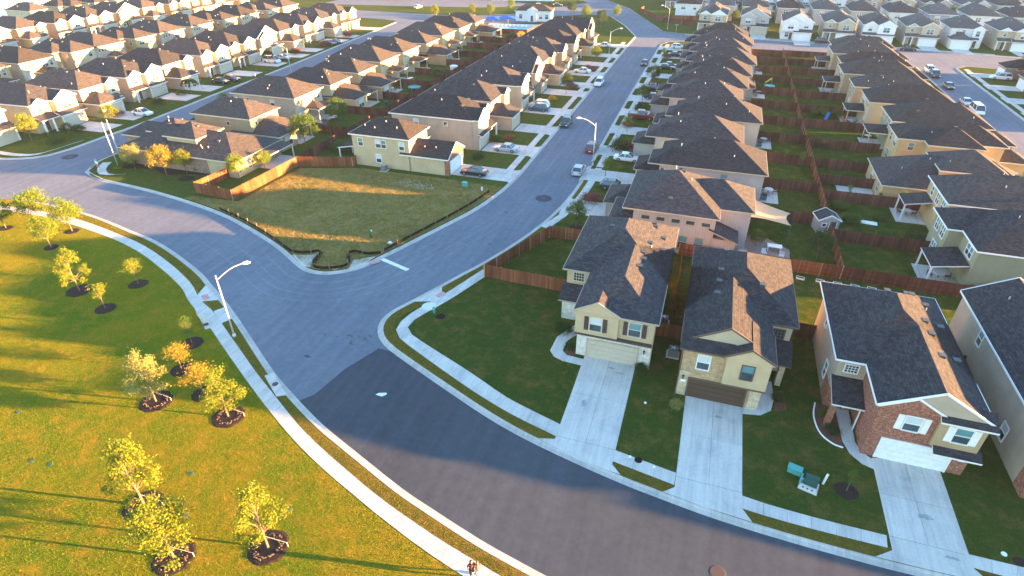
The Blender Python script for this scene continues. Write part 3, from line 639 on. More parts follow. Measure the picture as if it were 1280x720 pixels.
    for q in S.get('slabs',[]):
        x0,x1,y0,y1=q; a,b=fx(x0,x1); link('patio_slab',MB().box(a,b,y0,y1,-.1,.1).mesh('patio_slab',['concrete']),o)
    for q in S.get('bands',[]):
        x0,x1,y0,y1,z0,z1,mt=q; a,b=fx(x0,x1); link('trim_band',MB().box(a,b,y0,y1,z0,z1).mesh('trim_band',[mt]),o)
    for q in S.get('downs',[]):
        x,y,z1=q; link('downspout',cached(('ds',z1,trim),lambda:MB().box(-.05,.05,-.05,.05,.1,z1).box(-.05,.05,-.25,.05,.05,.12).mesh('downspout',[trim])),o,(px(x),y,0))
    for q in S.get('lights',[]):
        x,y,z_=q; link('wall_lamp',cached(('wl',),lambda:MB().box(-.07,.07,-.2,0,-.15,.15).box(-.1,.1,-.22,0,.15,.19).mesh('wall_lamp',['metal_dark'])),o,(px(x),y,z_))
    for q in S.get('plates',[]):
        x,y,z_=q; link('house_number_plate',cached(('hp',),lambda:MB().box(-.22,.22,-.04,0,-.14,.14).mesh('house_number_plate',['white_plain'])),o,(px(x),y,z_))
    # vents standing on the roof slopes
    def rz_at(x,y):
        best=None
        for (a,b,y0,y1,z,t,ax) in tops:
            if a-.3<x<b+.3 and y0-.3<y<y1+.3:
                d=min(x-a,b-x,y-y0,y1-y)+.4
                if ax=='y' : d=min(x-a,b-x,max(y-y0,0)+9*0+ (y-y0),y1-y)+.4
                v=z+d*t; best=v if best is None else max(best,v)
        return best
    vs=S.get('vents'); 
    if vs is None:
        vs=[]; r=random.Random(hash((round(loc[0],1),round(loc[1],1)))%9999); a,b,y0,y1,z,t,ax=max(tops,key=lambda q:(q[1]-q[0])*(q[3]-q[2]))
        for _ in range(S.get('nv',5)): vs.append((r.uniform(a+1,b-1),r.uniform(y0+2,y1-2),r.choice(['box','pipe','pipe'])))
        for q in vs:
            z_=rz_at(q[0],q[1]); 
            if z_: link('roof_vent',vent_mesh(q[2]),ro,(q[0],q[1],z_),0)
    else:
        for x,y,k in vs:
            z_=rz_at(px(x),y)
            if z_: link('roof_vent',vent_mesh(k),ro,(px(x),y,z_),0)
    return o
# --- the near row, each house its own plan
Z2=5.6
house('two_storey_house','cream house with white stone base, brown shutters and beige garage door on the corner lawn','houses in the near row',(-27.2,-39.25),0,dict(W=7.2,wall='stucco_cream',trim='trim_tan',roof='shingle',wtrim='trim_cream',
  walls=[(0,7.2,0,20,2.95,Z2-.1),(-.03,7.23,-.03,9,0,2.72,'stone_white'),(0,7.2,9,20,0,2.95),(-2.9,.1,7.2,20,0,Z2-.1),(-.25,3.9,-.3,1,2.95,Z2-.1),(-2.95,-.02,5.6,7.25,0,2.75,'stone_white')],
  bands=[(-.28,7.26,-.34,.1,2.72,2.95,'shutter_brown'),(7.2,7.27,0,9,2.72,2.95,'shutter_brown')],
  roofs=[(0,7.2,0,14,Z2,{}),(-2.9,7.2,7.2,20,Z2,{}),(-.15,3.8,-.3,4.5,Z2,dict(e0='g',e1='n',oh=.3))],
  sheds=[(-3.25,.1,5.0,7.3,2.75,3.7,'S')],
  wins=[('S',1.75,-.3,4.25,1.1,1.5,'d'),('S',5.45,0,4.25,1.1,1.5,'d'),('S',-1.6,7.2,4.6,1.1,1.0,'g'),('W',-2.9,11,4.3,.9,1.3,'d'),('W',-2.9,15,1.6,1.2,1.4,'d'),('E',7.2,6,4.3,.9,1.2,'d'),('E',7.2,14,4.3,.9,1.2,'d'),('E',7.2,11,1.6,.9,1.2,'d')],
  shutters=[('S',.85,-.3,4.25,.42,1.55,'shutter_brown'),('S',2.65,-.3,4.25,.42,1.55,'shutter_brown'),('S',4.55,0,4.25,.42,1.55,'shutter_brown'),('S',6.35,0,4.25,.42,1.55,'shutter_brown')],
  downs=[(7.25,-.08,5.4)],lights=[(6.6,-.03,1.9)],garage=[(3.55,-.03,4.9,2.15)],doors=[('S',-.7,5.6)],gmat='garage_beige',
  vents=[(4.9,17.5,'box'),(5.1,16.9,'box'),(6.2,15.4,'box'),(5.0,12.6,'box'),(5.2,11.9,'pipe'),(4.6,9.8,'box'),(4.8,8.6,'box'),(4.6,6.8,'box'),(6.4,12.8,'box'),(.5,14,'box')]))
house('two_storey_house','tan brick house with dark brown garage door, right of the cream house','houses in the near row',(-17.1,-42.0),0,dict(W=7.0,wall='stucco_sand',trim='trim_brown',roof='shingle',wtrim='trim_white',gable='stucco_sand',
  walls=[(0,7,0,18.9,2.9,Z2-.1,'brick_tan'),(0,7.02,-.02,6,0,2.9,'brick_tan'),(.01,6.98,6,18.9,0,2.9),(6.9,9.3,6.2,17.8,0,Z2-.1),(3.6,7.25,-.35,.6,2.45,Z2-.1,'stucco_cream'),(0,.9,-.06,.05,0,2.9,'stone_tan'),(6.15,7.05,-.08,.04,0,2.4,'stone_tan'),(8.7,9.2,4.0,4.5,0,2.7,'stone_tan')],
  bands=[(3.55,7.3,-.4,-.3,2.35,2.5,'trim_brown')],
  roofs=[(0,7,.9,14,Z2,dict(e0='g',gm='stucco_sand')),(0,9.3,6.2,18.6,Z2,{}),(3.6,7.25,-.35,4,Z2,dict(e0='g',e1='n',oh=.3,gm='stucco_cream'))],
  sheds=[(-.4,4.2,-.42,1.0,Z2-.05,Z2+.75,'S'),(6.9,9.6,3.6,6.3,2.75,3.8,'S')],
  wins=[('S',1.8,0,4.15,1.0,1.5,'d'),('S',5.45,-.35,4.2,.95,1.45,'d','trim_brown'),('S',8.15,6.2,4.4,1.1,.95,'g','trim_brown'),('W',0,8,4.3,.9,1.2,'d'),('W',0,13,4.3,.9,1.2,'d'),('W',0,10,1.5,.9,1.2,'d'),('E',9.3,12,4.3,.9,1.2,'d')],
  downs=[(-.07,-.05,5.4)],lights=[(.35,-.06,2.2)],plates=[(.4,-.06,1.75)],garage=[(3.35,-.03,4.9,2.15)],gmat='garage_brown',doors=[('S',7.6,6.2)],posts=[(9.0,4.25,2.7,.2,'trim_brown')],
  vents=[(4.4,17.2,'box'),(4.6,16.6,'box'),(2.8,15.6,'box'),(2.4,11.6,'box'),(2.3,9.4,'box'),(2.2,7.2,'box'),(6.2,9.2,'box')]))
house('two_storey_house','red brick house with white shutters and white garage door, third in the near row','houses in the near row',(-2.0,-44.6),0,dict(W=7.2,wall='stucco_beige',trim='trim_white',roof='shingle',gable='stucco_beige',
  walls=[(0,7.2,0,17.9,2.5,Z2-.1),(-.02,7.22,-.02,5.5,0,2.9,'brick_red'),(-.02,4.1,-.03,2.9,2.9,Z2-.12,'brick_red'),(-.03,3.0,-.01,5.4,2.9,Z2-.13,'brick_red'),(0,7.2,5.5,17.9,0,2.5),(-2.3,.1,5.2,16.5,0,Z2-.1),(-2.34,.05,5.16,7.2,0,2.2,'brick_red'),(4.1,7.25,-.3,.3,2.7,Z2-.1,'stucco_tan')],
  roofs=[(0,7.2,0,13,Z2,dict(e0='g')),(-2.3,7.2,5.2,17.5,Z2,{}),(0,4.2,-.1,4.2,Z2-.02,dict(e0='g',e1='n',oh=.28,gm='brick_red'))],
  sheds=[(3.9,7.65,-.75,.7,Z2-.1,Z2+.62,'S'),(4.3,7.6,-.95,.0,2.45,2.95,'S'),(-2.55,.0,2.3,5.25,2.7,3.6,'S')],
  wins=[('S',2.5,-.03,4.2,1.1,1.4,'d'),('S',5.8,-.3,4.2,1.1,1.4,'d'),('S',-1.2,5.2,4.55,1.0,.75,'g'),('W',-2.3,8.0,2.0,.9,1.5,'d'),('W',-2.3,12.5,4.4,.8,1.2,'d'),('E',7.2,6,4.3,.9,1.2,'d'),('E',7.2,13,4.3,.9,1.2,'d')],
  shutters=[('S',1.6,-.03,4.2,.45,1.5,'trim_white'),('S',3.4,-.03,4.2,.45,1.5,'trim_white'),('S',4.95,-.3,4.2,.45,1.5,'trim_white'),('S',6.65,-.3,4.2,.45,1.5,'trim_white')],
  lights=[(6.5,-.03,2.0)],plates=[(6.75,-.03,1.6)],garage=[(3.5,-.03,4.9,2.15)],gmat='garage_white',doors=[('S',-1.2,5.16)],posts=[(-2.3,2.6,2.6,.45,'brick_red'),(-.25,2.6,2.6,.1,'trim_white')],
  vents=[(4.3,15.7,'box'),(4.5,15.1,'box'),(5.6,14.2,'box'),(5.4,13.2,'pipe'),(4.6,10.5,'box'),(4.7,8.6,'box'),(4.8,5.6,'box'),(6.3,11.4,'box'),(6.4,6.6,'box'),(2.2,14.4,'box')]))
house('two_storey_house','beige house with long blank side wall at the right edge of the near row','houses in the near row',(8.9,-45.6),0,dict(W=7.4,wall='stucco_beige',trim='trim_white',roof='shingle',gable='stucco_beige',
  walls=[(0,7.4,0,21.4,0,Z2-.1),(-.03,7.43,-.03,1.4,0,2.7,'brick_red')],roofs=[(0,7.4,0,21.2,Z2,dict(e1='g',e0='h'))],
  wins=[('W',0,15,4.3,.9,1.4,'d'),('W',0,5.5,1.6,.9,1.4,'d'),('S',2,0,4.2,1.1,1.4,'d'),('S',5.4,0,4.2,1.1,1.4,'d')],garage=[(3.7,-.03,4.9,2.15)]))
for k,(x,y) in enumerate([(20.5,-45.0),(32,-41.0),(44,-37)]):  # unseen neighbours; the first one's low front block is added to shade the road
    house('two_storey_house','beige stucco house beyond the right edge of the photograph, number %s along the road'%ORD[k],'houses in the near row',(x,y),radians(4*k),dict(W=8.0,wall='stucco_beige',walls=[(0,8,0,19,0,Z2-.1)]+([(1,7,-5,.1,0,2.75)] if k==0 else []),roofs=[(0,8,0,19,Z2,{})]+([(1,7,-5,3,2.9,dict(e1='n'))] if k==0 else []),wins=[('S',2,0,4.2,1.1,1.4),('S',6,0,4.2,1.1,1.4)],garage=[(4,-.03,4.9,2.15)]))
# --- row plans
def plan_A(r, k, special=None):
    """street fronts to the west, backs to the east; W along the street (mirrored so that local x=0 is the far side)"""
    W=10.0; D=17.5; back=[0,1.2][k%2]
    wl=['batten_grey','siding_greige','batten_tan','siding_grey','stucco_beige'][k%5]
    return dict(W=W,wall=wl,roof='shingle',trim='trim_tan',nv=6,
      walls=[(0,W,2.6,D-back,0,Z2-.1),(.6,6.2,-1.2,3,0,2.75),(2.4,W-.3,D-back-.5,D+.0,0,Z2-.1 if k%2==0 else 2.8)],
      roofs=[(0,W,2.6,D-back,Z2,{}),(.6,6.2,-1.2,4,2.9,dict(e1='n')),(4.6,W,1.2,7,Z2,dict(e0='h',e1='n',oh=.35))]+([(2.4,W-.3,D-back-3,D,2.95,dict(e0='n'))] if k%2 else []),
      wins=[('S',2.4,2.6,4.4,1.6,1.3,'D'),('S',7,2.6,4.4,1.1,1.4),('N',3,D-back,4.3,1.6,1.4,'D'),('N',7,D-back,4.3,1.1,1.4),('W',0,8,4.3,.8,1.),('W',0,13,4.3,.8,1.),('E',W,7,4.4,.7,.5,'n'),('E',W,12,4.3,.9,1.2)],
      garage=[(3.4,-1.2,4.9,2.2)],doors=[('S',7.4,2.6)],gmat=['garage_beige','garage_white'][k%2])
def plan_back(r, k, kind):
    """rows seen from their backs (local north is the back)"""
    W=9.4; D=17.5; wl=['stucco_cream','stucco_tan','stucco_yellow','stucco_beige','stucco_sand'][r.randrange(5)]
    g=dict(W=W,wall=wl,roof='shingle_brown',trim='trim_cream',gmat='garage_beige',nv=5,
      garage=[(3.2,-2.0,4.9,2.2)],doors=[('S',7.4,2.4)])
    fr=[(.4,6.0,-2.0,3,0,2.75)]; frr=[(.4,6.0,-2.0,4,2.9,dict(e1='n'))]
    if kind=='full':
        g.update(walls=[(0,W,2.4,D,0,Z2-.1)]+fr, roofs=[(0,W,2.4,D,Z2,{}),(5.4,W,D-.4,D+3.0,2.9,dict(e0='n',t=.35))]+frr,
          wins=[('N',W-1.2,D,4.5,.55,.7,'n'),('N',W-2.2,D,4.5,.55,.7,'n'),('N',W-3.2,D,4.5,.55,.7,'n'),('N',3.2,D,4.3,1.7,1.4,'D'),('N',1.4,D,4.3,.8,1.2),('N',W-1.6,D,1.5,1.5,1.6,'D'),('S',2,2.4,4.3,1.2,1.4),('S',6.5,2.4,4.3,1.2,1.4),('E',W,6,4.4,.6,.6,'n'),('E',W,12,4.2,.9,1.2)],
          posts=[(W-.1,D+2.9,2.75,.18),(5.5,D+2.9,2.75,.18)],slabs=[(4.8,W+.2,D,D+3.6)])
        g['roofs'][1]=(1.2,6.2,D-.4,D+3.0,2.9,dict(e0='n',t=.3)); g['posts']=[(1.3,D+2.9,2.75,.16),(6.1,D+2.9,2.75,.16)]; g['slabs']=[(.8,6.6,D,D+3.6)]
    elif kind=='ext':
        g.update(walls=[(1.6,W,2.4,D-2.4,0,Z2-.1),(0,W,D-5.5,D+.6,0,2.75),(4.6,W,D+.5,D+3.3,0,2.75)]+fr,
          roofs=[(1.6,W,2.4,D-2.4,Z2,{}),(0,W,D-7,D+.6,2.9,{}),(4.6,W,D-2.5,D+3.3,2.92,dict(e0='n'))]+frr,
          sheds=[(0,4.7,D+.4,D+3.6,2.7,3.0,'N')],posts=[(.15,D+3.4,2.6,.16)],slabs=[(0,4.6,D+.5,D+3.9)],
          wins=[('N',5.4,D-2.4,4.5,.7,.6,'n'),('N',8,D-2.4,4.4,.6,.6,'n'),('N',7,D+3.3,1.5,2.0,1.7,'D'),('N',2.2,D+.6,1.4,1.4,1.7,'D'),('S',3.2,2.4,4.3,1.2,1.4),('S',7,2.4,4.3,1.2,1.4),('E',W,10,4.3,.6,.6,'n')])
    elif kind=='narrow':
        g.update(walls=[(0,W-2.2,2.4,D,0,Z2-.1),(W-2.4,W,6,D-4,0,Z2-.1)]+fr,
          roofs=[(0,W-2.2,2.4,D,Z2,{}),(3,W,6,D-4,Z2-.04,{})]+frr,
          wins=[('N',2,D,4.3,1.1,1.3),('N',5.2,D,4.3,1.6,1.3,'D'),('N',3,D,1.5,1.6,1.5,'D'),('S',2,2.4,4.3,1.2,1.4),('E',W-2.2,D-2,4.3,.8,1.2)])
    return g
def plan_front(r, k, kind, wl=None, gw=None, rm='shingle_brown', gm='garage_beige', trim='trim_cream'):
    W=9.4; D=17; wl=wl or ['stucco_cream','stucco_tan','stucco_yellow','stucco_beige','stucco_sand'][r.randrange(5)]; gw=gw or wl
    g=dict(W=W,wall=wl,gable=gw,roof=rm,trim=trim,gmat=gm,nv=4)
    wn=[('N',2,D,4.3,1.1,1.3),('N',6.5,D,4.3,1.5,1.3,'D'),('E',W,6,4.4,.7,.7,'n'),('E',W,12,4.2,.9,1.2),('W',0,9,4.3,.9,1.2)]
    if kind==0:   # wide upper gable on the left, garage under a pent roof on the right
        g.update(walls=[(0,W,1.2,D,0,Z2-.1),(3.9,W+.01,-.9,2,0,2.75),(4.3,W-.3,-.2,1.6,2.75,Z2-.1)],
          roofs=[(0,W,1.2,D,Z2,{}),(4.3,W-.3,-.2,5,Z2+.02,dict(e0='g',e1='n',oh=.3)),(.5,3.2,.9,5,Z2-.02,dict(e0='g',e1='n',oh=.25))],
          sheds=[(3.6,W+.3,-1.5,.1,2.75,3.45,'S'),(-.2,3.9,-.9,1.3,2.75,3.5,'S')],posts=[(.1,-.7,2.65,.28,'trim_white'),(2.2,-.7,2.65,.28,'trim_white')],
          wins=wn+[('S',6.7,-.2,4.25,1.9,1.4,'D'),('S',1.9,1.2,4.4,.9,.9)],garage=[(6.6,-.9,4.8,2.2)],doors=[('S',2.2,1.2)])
    elif kind==1: # projecting one-storey garage with hip, tall gable entry
        g.update(walls=[(0,W,1.8,D,0,Z2-.1),(0,5.6,-2.6,2,0,2.75),(6.0,8.9,.9,2,0,Z2-.1)],
          roofs=[(0,W,1.8,D,Z2,{}),(0,5.6,-2.6,3.2,2.9,dict(e1='n')),(6.0,8.9,.9,6,Z2+.02,dict(e0='g',e1='n',oh=.28))],
          wins=wn+[('S',2.0,1.8,4.6,.9,1.0),('S',3.6,1.8,4.6,.9,1.0),('S',7.4,.9,4.3,1.1,1.5)],garage=[(2.8,-2.6,4.8,2.2)],doors=[('S',7.3,.9)],sheds=[(5.7,8.0,-.6,1.0,2.7,3.2,'S')])
    elif kind==2: # single big front gable
        g.update(walls=[(0,W,1.0,D,0,Z2-.1),(3.8,W,-.4,1.4,0,2.75),(0,5.2,-.1,1.4,2.8,Z2-.1)],
          roofs=[(0,W,1.0,D,Z2,dict(e0='g')),(0,5.0,-.1,5,Z2+.02,dict(e0='g',e1='n',oh=.25)),],
          sheds=[(3.5,W+.2,-1.0,1.05,2.75,3.5,'S')],wins=wn+[('S',2.5,-.1,4.3,1.7,1.4,'D'),('S',7.4,1.0,4.4,1.3,1.0,'D'),('S',1.8,1.0,1.6,1.2,1.4)],garage=[(6.5,-.4,4.8,2.2)],doors=[('S',3.0,1.0)])
    else:         # two-storey flush front with twin gables
        g.update(walls=[(0,W,.8,D,0,Z2-.1),(4.2,W-.1,-.5,1.2,0,Z2-.1)],
          roofs=[(0,W,.8,D,Z2,{}),(4.2,W-.1,-.5,5.5,Z2+.02,dict(e0='g',e1='n',oh=.3)),(.4,3.8,.5,5,Z2-.02,dict(e0='g',e1='n',oh=.25))],
          sheds=[(4.0,W+.1,-1.2,-.4,2.75,3.1,'S'),(-.1,4.1,-.8,.9,2.7,3.3,'S')],wins=wn+[('S',6.7,-.5,4.3,1.8,1.4,'D'),('S',2.1,.8,4.35,1.1,1.3)],
          garage=[(6.7,-.5,4.6,2.2)],doors=[('S',2.4,.8)],posts=[(.1,-.6,2.6,.25,'trim_white')])
    return g
# ---------------------------------------------------------------- the rows of houses
r=random.Random(11)
# row A: right side of the central street, fronts face west (-x). local x runs towards -y there
def placeA(x_back, y_near, W, D): return (x_back-D, y_near+W), -pi/2
# corner house of row A with five small windows
house('two_storey_house','grey board house with five small windows facing the near yards','houses right of the central street',(-29.6,-2.2),-pi/2,dict(W=13.2,wall='batten_grey',roof='shingle',trim='trim_tan',
  walls=[(0,12.6,4,14.2,0,Z2-.1),(1.5,9.3,14,18.4,0,Z2-.1),(0,5.8,-.6,4.5,0,2.75),(9.4,12.6,13.9,17.0,0,2.75),(8.2,12.63,4.2,14.23,0,.5,'stone_white')],
  roofs=[(0,12.6,3.0,14.2,Z2,dict(axis='y')),(1.5,9.3,9,18.4,Z2-.03,{}),(0,5.8,-.6,6,2.9,dict(e1='n')),(5.8,12.4,1.2,5,3.6,dict(e1='n',t=.4))],
  sheds=[(9.2,13.1,13.5,17.3,2.7,4.1,'N')],posts=[(12.3,1.4,3.4,.35,'trim_white'),(12.3,4.0,3.4,.5,'trim_white')],
  wins=[('E',12.6,5.6,4.5,1.0,.5,'n'),('E',12.6,7.5,4.5,1.0,.5,'n'),('E',12.6,9.4,4.5,1.0,.5,'n'),('E',12.6,11.2,4.5,1.0,.5,'n'),('E',12.6,13.1,4.5,1.0,.5,'n'),('E',12.63,10.6,1.7,1.0,1.7),('E',12.63,12.6,1.7,1.0,1.7),('S',8,4,4.3,1.4,1.3,'D')],
  garage=[(2.9,-.6,4.9,2.2)],doors=[('S',8,4)],nv=6))
VA=[2.4,14.9,27.9,40.6,52.6,64.6,77.0,89.8,102.4,115.0]
for k,v in enumerate(VA):
    S=plan_A(r,k); D=17.5; xb=[-9.3,-11.4,-9.4,-11.6,-11.6,-9.6,-9.6,-9.6,-10,-10.2][k]
    
    house('two_storey_house','dark-roofed house on the right of the central street, %s behind the grey board house'%ORD[k],'houses right of the central street',(xb-D,v+9.8),-pi/2,S)
# row B: fronts face east, backs towards the shared back fence
house('two_storey_house','olive two-storey house with white-framed back windows and a covered corner patio','houses facing the right-hand street',(33.2,-14.0),pi/2,dict(W=11,wall='stucco_olive',roof='shingle',trim='trim_white',
  walls=[(0,11,2,20.2,0,Z2-.1),(5.4,11,20.1,21.8,0,Z2-.1)],roofs=[(0,11,2,20.2,Z2,{}),(5.4,11,15,21.8,Z2-.03,{})],
  sheds=[(.4,5.3,20.3,24.0,2.6,3.3,'N')],posts=[(.6,23.8,2.5,.18),(5.1,23.8,2.5,.18)],slabs=[(.2,5.6,20.2,24.2)],
  wins=[('N',2.3,20.2,4.3,1.9,1.3,'D'),('N',7.0,21.8,4.3,1.3,1.4,'D'),('N',9.3,21.8,4.3,1.3,1.4,'D'),('N',8,21.8,1.6,1.5,1.6,'D'),('W',0,6,4.3,.9,1.2)],garage=[(3.4,2,4.9,2.2)],doors=[('S',8,2)]))
house('two_storey_house','tan house with tall back windows behind the olive house','houses facing the right-hand street',(33.2,-.6),pi/2,dict(W=9.6,wall='stucco_yellow',roof='shingle_brown',trim='trim_white',
  walls=[(0,9.6,2,19.8,0,Z2-.1)],roofs=[(0,9.6,2,19.8,Z2,{})],sheds=[(5.5,9.4,19.7,23.2,2.6,3.3,'N')],posts=[(5.7,23,2.5,.18),(9.2,23,2.5,.18)],slabs=[(5,9.8,19.8,23.6)],
  wins=[('N',2,19.8,4.3,1.3,1.4,'D'),('N',4.6,19.8,4.3,1.3,1.4,'D'),('N',7.4,19.8,4.3,.9,1.2)],garage=[(3.4,2,4.9,2.2)]))
house('one_storey_house','single-storey tan house with a bare patio slab behind it','houses facing the right-hand street',(31.5,10.8),pi/2,dict(W=11.4,wall='stucco_yellow',roof='shingle_brown',trim='trim_cream',
  walls=[(0,11.4,3,23.2,0,2.85),(0,5.8,-1.5,3.5,0,2.85),(1.5,9,8,16,2.8,Z2-.1)],roofs=[(0,11.4,3,23.2,3.0,{}),(0,5.8,-1.5,6,3.0,dict(e1='n')),(1.5,9,8,16,Z2,{})],slabs=[(1,5.2,23.3,28.5)],
  wins=[('N',2.6,23.2,1.6,1.2,1.5,'D'),('N',7.6,23.2,1.6,1.5,1.5,'D')],garage=[(2.9,-1.5,4.9,2.2)]))
VB=[(24.4,12.6),(36.8,13.6),(49.4,11.8),(61.8,10.8),(74.2,10.2),(86.6,11.2),(98.6,10.6),(109.8,11.6)]
for k,(v,ub) in enumerate(VB):
    S=plan_back(r,k,['narrow','full','full','narrow','full','narrow','full','narrow'][k]); S['wall']=['stucco_yellow','stucco_olive','stucco_cream','stucco_tan','stucco_tan','stucco_yellow','stucco_tan','stucco_yellow'][k]; S['trim']='trim_cream'; S['mirror']=(k%2==0)
    house('two_storey_house','brown-roofed house backing on the long red fence, %s beyond the single-storey house'%ORD[k],'houses facing the right-hand street',(ub+17.5,v),pi/2,S)
# right edge: two garages and houses across the right-hand street
for k,(y,x) in enumerate([(103.5,56.0),(90,56.5),(77,57),(64,57)]):
    S=plan_front(r,k,1,wl='brick_brown',gw='brick_brown',rm='shingle',gm='garage_white',trim='trim_tan')
    house('two_storey_house','brown brick house with white garage at the right edge, %s from the cross street'%ORD[k],'houses across the right-hand street',(x,y+9.4),-pi/2,S)
# row C: fronts face east to the central street
house('two_storey_house','cream stucco house with brick-edged garage beside the empty lot','houses left of the central street',(-57.9,.1),pi/2,dict(W=7.6,wall='stucco_cream',roof='shingle_brown',trim='trim_white',gable='brick_red',wtrim='trim_white',
  walls=[(0,7.0,7.2,18,0,Z2-.1),(.0,6.3,.2,7.5,0,2.75),(-.04,.35,.14,.9,0,2.72,'brick_red'),(5.9,6.34,.14,.9,0,2.72,'brick_red'),(.3,6.0,.14,.4,2.4,2.8,'brick_red'),(6.9,9.6,8.5,14,0,2.75)],
  roofs=[(0,7.0,7.2,18,Z2,{}),(0,6.3,.2,9,2.95,dict(e0='g',gm='brick_red',e1='n')),(5.5,9.8,8.5,14,2.95,dict(axis='x',e0='n'))],
  sheds=[(.6,5.0,17.8,21.6,2.5,3.2,'N')],posts=[(.8,21.4,2.4,.18),(4.8,21.4,2.4,.18)],
  wins=[('S',2.4,7.2,4.5,.6,.7,'n'),('S',4.2,7.2,4.5,.6,.7,'n'),('W',0,16.4,4.2,.9,1.3),('W',0,13.0,4.2,1.0,1.3),('W',0,12.0,4.2,.9,1.3),('W',0,8.6,4.2,.9,1.3),('W',0,13.2,1.6,.9,1.4)],
  garage=[(3.1,.14,4.9,2.2)],gmat='garage_white',vents=[(1.6,10,'pipe'),(1.2,14,'pipe'),(1.5,16,'pipe'),(2.6,12.5,'pipe'),(1.6,3,'pipe'),(1.5,5,'pipe')]))
VC=[13.2,26.0,39.2,51.5,63.8,76.2,88.8,101.2,113.4]
for k,v in enumerate(VC):
    kind=[3,1,3,2,1,0,3,1,2][k]; S=plan_front(r,k,kind,wl=['stucco_beige','stucco_beige','stucco_sand','stucco_beige','stucco_cream','stucco_tan','stucco_beige','stucco_cream','stucco_beige'][k],rm='shingle'); S['mirror']=kind in (0,3)
    S['walls'][0]=(0,9.4,S['walls'][0][2],17.0,0,Z2-.1)
    if k in (0,2): S['trim']='trim_white'
    house('two_storey_house','house on the left of the central street, %s beyond the empty lot corner house'%ORD[k],'houses left of the central street',(-58.2,v),pi/2,S)
# row D: fronts face the left street, backs face east
house('one_and_a_half_storey_house','low brick-walled house with dark roof beside the bright orange fence','houses right of the left-hand street',(-118.6,-.2),-pi/2,dict(W=12,wall='brick_brown',roof='shingle_brown',trim='trim_cream',gable='stucco_cream',
  walls=[(0,11.6,3.5,27.6,0,2.75),(3.2,9.2,12,18.3,2.7,4.9,'stucco_cream'),(1.5,7,6,12.3,2.7,4.5,'stucco_cream'),(6.5,11.62,22,27.64,0,2.76,'stucco_cream'),(0,6,-1.5,4,0,2.75)],
  roofs=[(0,11.6,3.5,27.6,2.9,dict(t=.42)),(3.2,9.2,12,18.3,5.0,{}),(1.5,7,6,12.3,4.6,{}),(0,6,-1.5,8,2.9,dict(e1='n')),(6.6,11.6,9.8,14,2.95,dict(axis='x',e0='n',e1='h',t=.5))],
  sheds=[(0,6.4,27.3,30.6,2.6,2.95,'N')],posts=[(.2,30.4,2.5,.18)],slabs=[(0,6.4,27.6,31)],
  wins=[('N',9.6,27.64,1.55,.7,1.5,'D'),('N',8.4,27.64,1.55,.7,1.5,'D'),('N',10.7,27.64,1.55,.7,1.5,'D')],garage=[(3,-1.5,4.9,2.2)],gmat='garage_white',
  vents=[(9.6,21,'pipe'),(9.9,20,'pipe'),(9.5,19.4,'pipe'),(8,22,'box'),(5,9,'pipe'),(4,8,'pipe'),(3,10,'pipe'),(6.4,16.6,'box'),(5.6,9.6,'box')]))
VD=[(-.6+4.0,'ext'),(15.6,'full'),(27.9,'ext'),(38.8,'ext'),(50.6,'full'),(62.6,'full'),(76.0,'ext'),(89.0,'full'),(101.8,'full'),(113.6,'ext')]
VD=[(1.2,'ext'),(15.6,'full'),(27.4,'ext'),(39.0,'ext'),(51.0,'full'),(63.2,'full'),(76.2,'ext'),(89.0,'full'),(102.4,'full'),(114.4,'ext')]
for k,(v,kd) in enumerate(VD):
    S=plan_back(r,k,kd); xb=-98.4 if kd=='full' else -95.2
    S['wall']=['stucco_tan','stucco_beige','stucco_cream','stucco_tan','stucco_yellow','stucco_cream','stucco_tan','stucco_yellow','stucco_cream','stucco_tan'][k]
    house('two_storey_house','sunlit-backed house with %s, %s from the bright orange fence'%('covered porch' if kd=='full' else 'low rear wing',ORD[k+1]),'houses right of the left-hand street',(xb-17.5,v+9.4),-pi/2,S)
# row E: across the left-hand street, slightly turned
AE=radians(3.2)
def rowpt(v,off=0): return (-143.0-(v+5)*math.tan(AE)*1.0+off, v)
VE=[(-14.5,0),(-2.2+.0,0),(9.8,1),(22.2,3),(34.6,2),(47.0,0),(59.4,1),(71.8,3),(84.4,1),(97,0),(109.4,3)]
VE=[(-5.0,0),(7.0,1),(18.6,3),(31.0,1),(43.2,3),(55.4,0),(67.6,2),(80.0,1),(92.2,3),(104.6,1),(117,0)]
for k,(v,kd) in enumerate(VE):
    S=plan_front(r,k,kd,trim='trim_white',rm=['shingle','shingle_brown','shingle'][k%3]); x,y=rowpt(v)
    house('two_storey_house','sunlit house with %s across the left-hand street, %s from the corner'%(['low porch','projecting garage','wide gable','twin gables'][kd],ORD[k]),'houses across the left-hand street',(x,y),pi/2+AE,S)
x,y=rowpt(-18.2); house('two_storey_house','pale siding house with dark windows at the left edge of the photograph','houses across the left-hand street',(x-2,y),pi/2+AE,plan_front(r,0,2,wl='siding_white'))
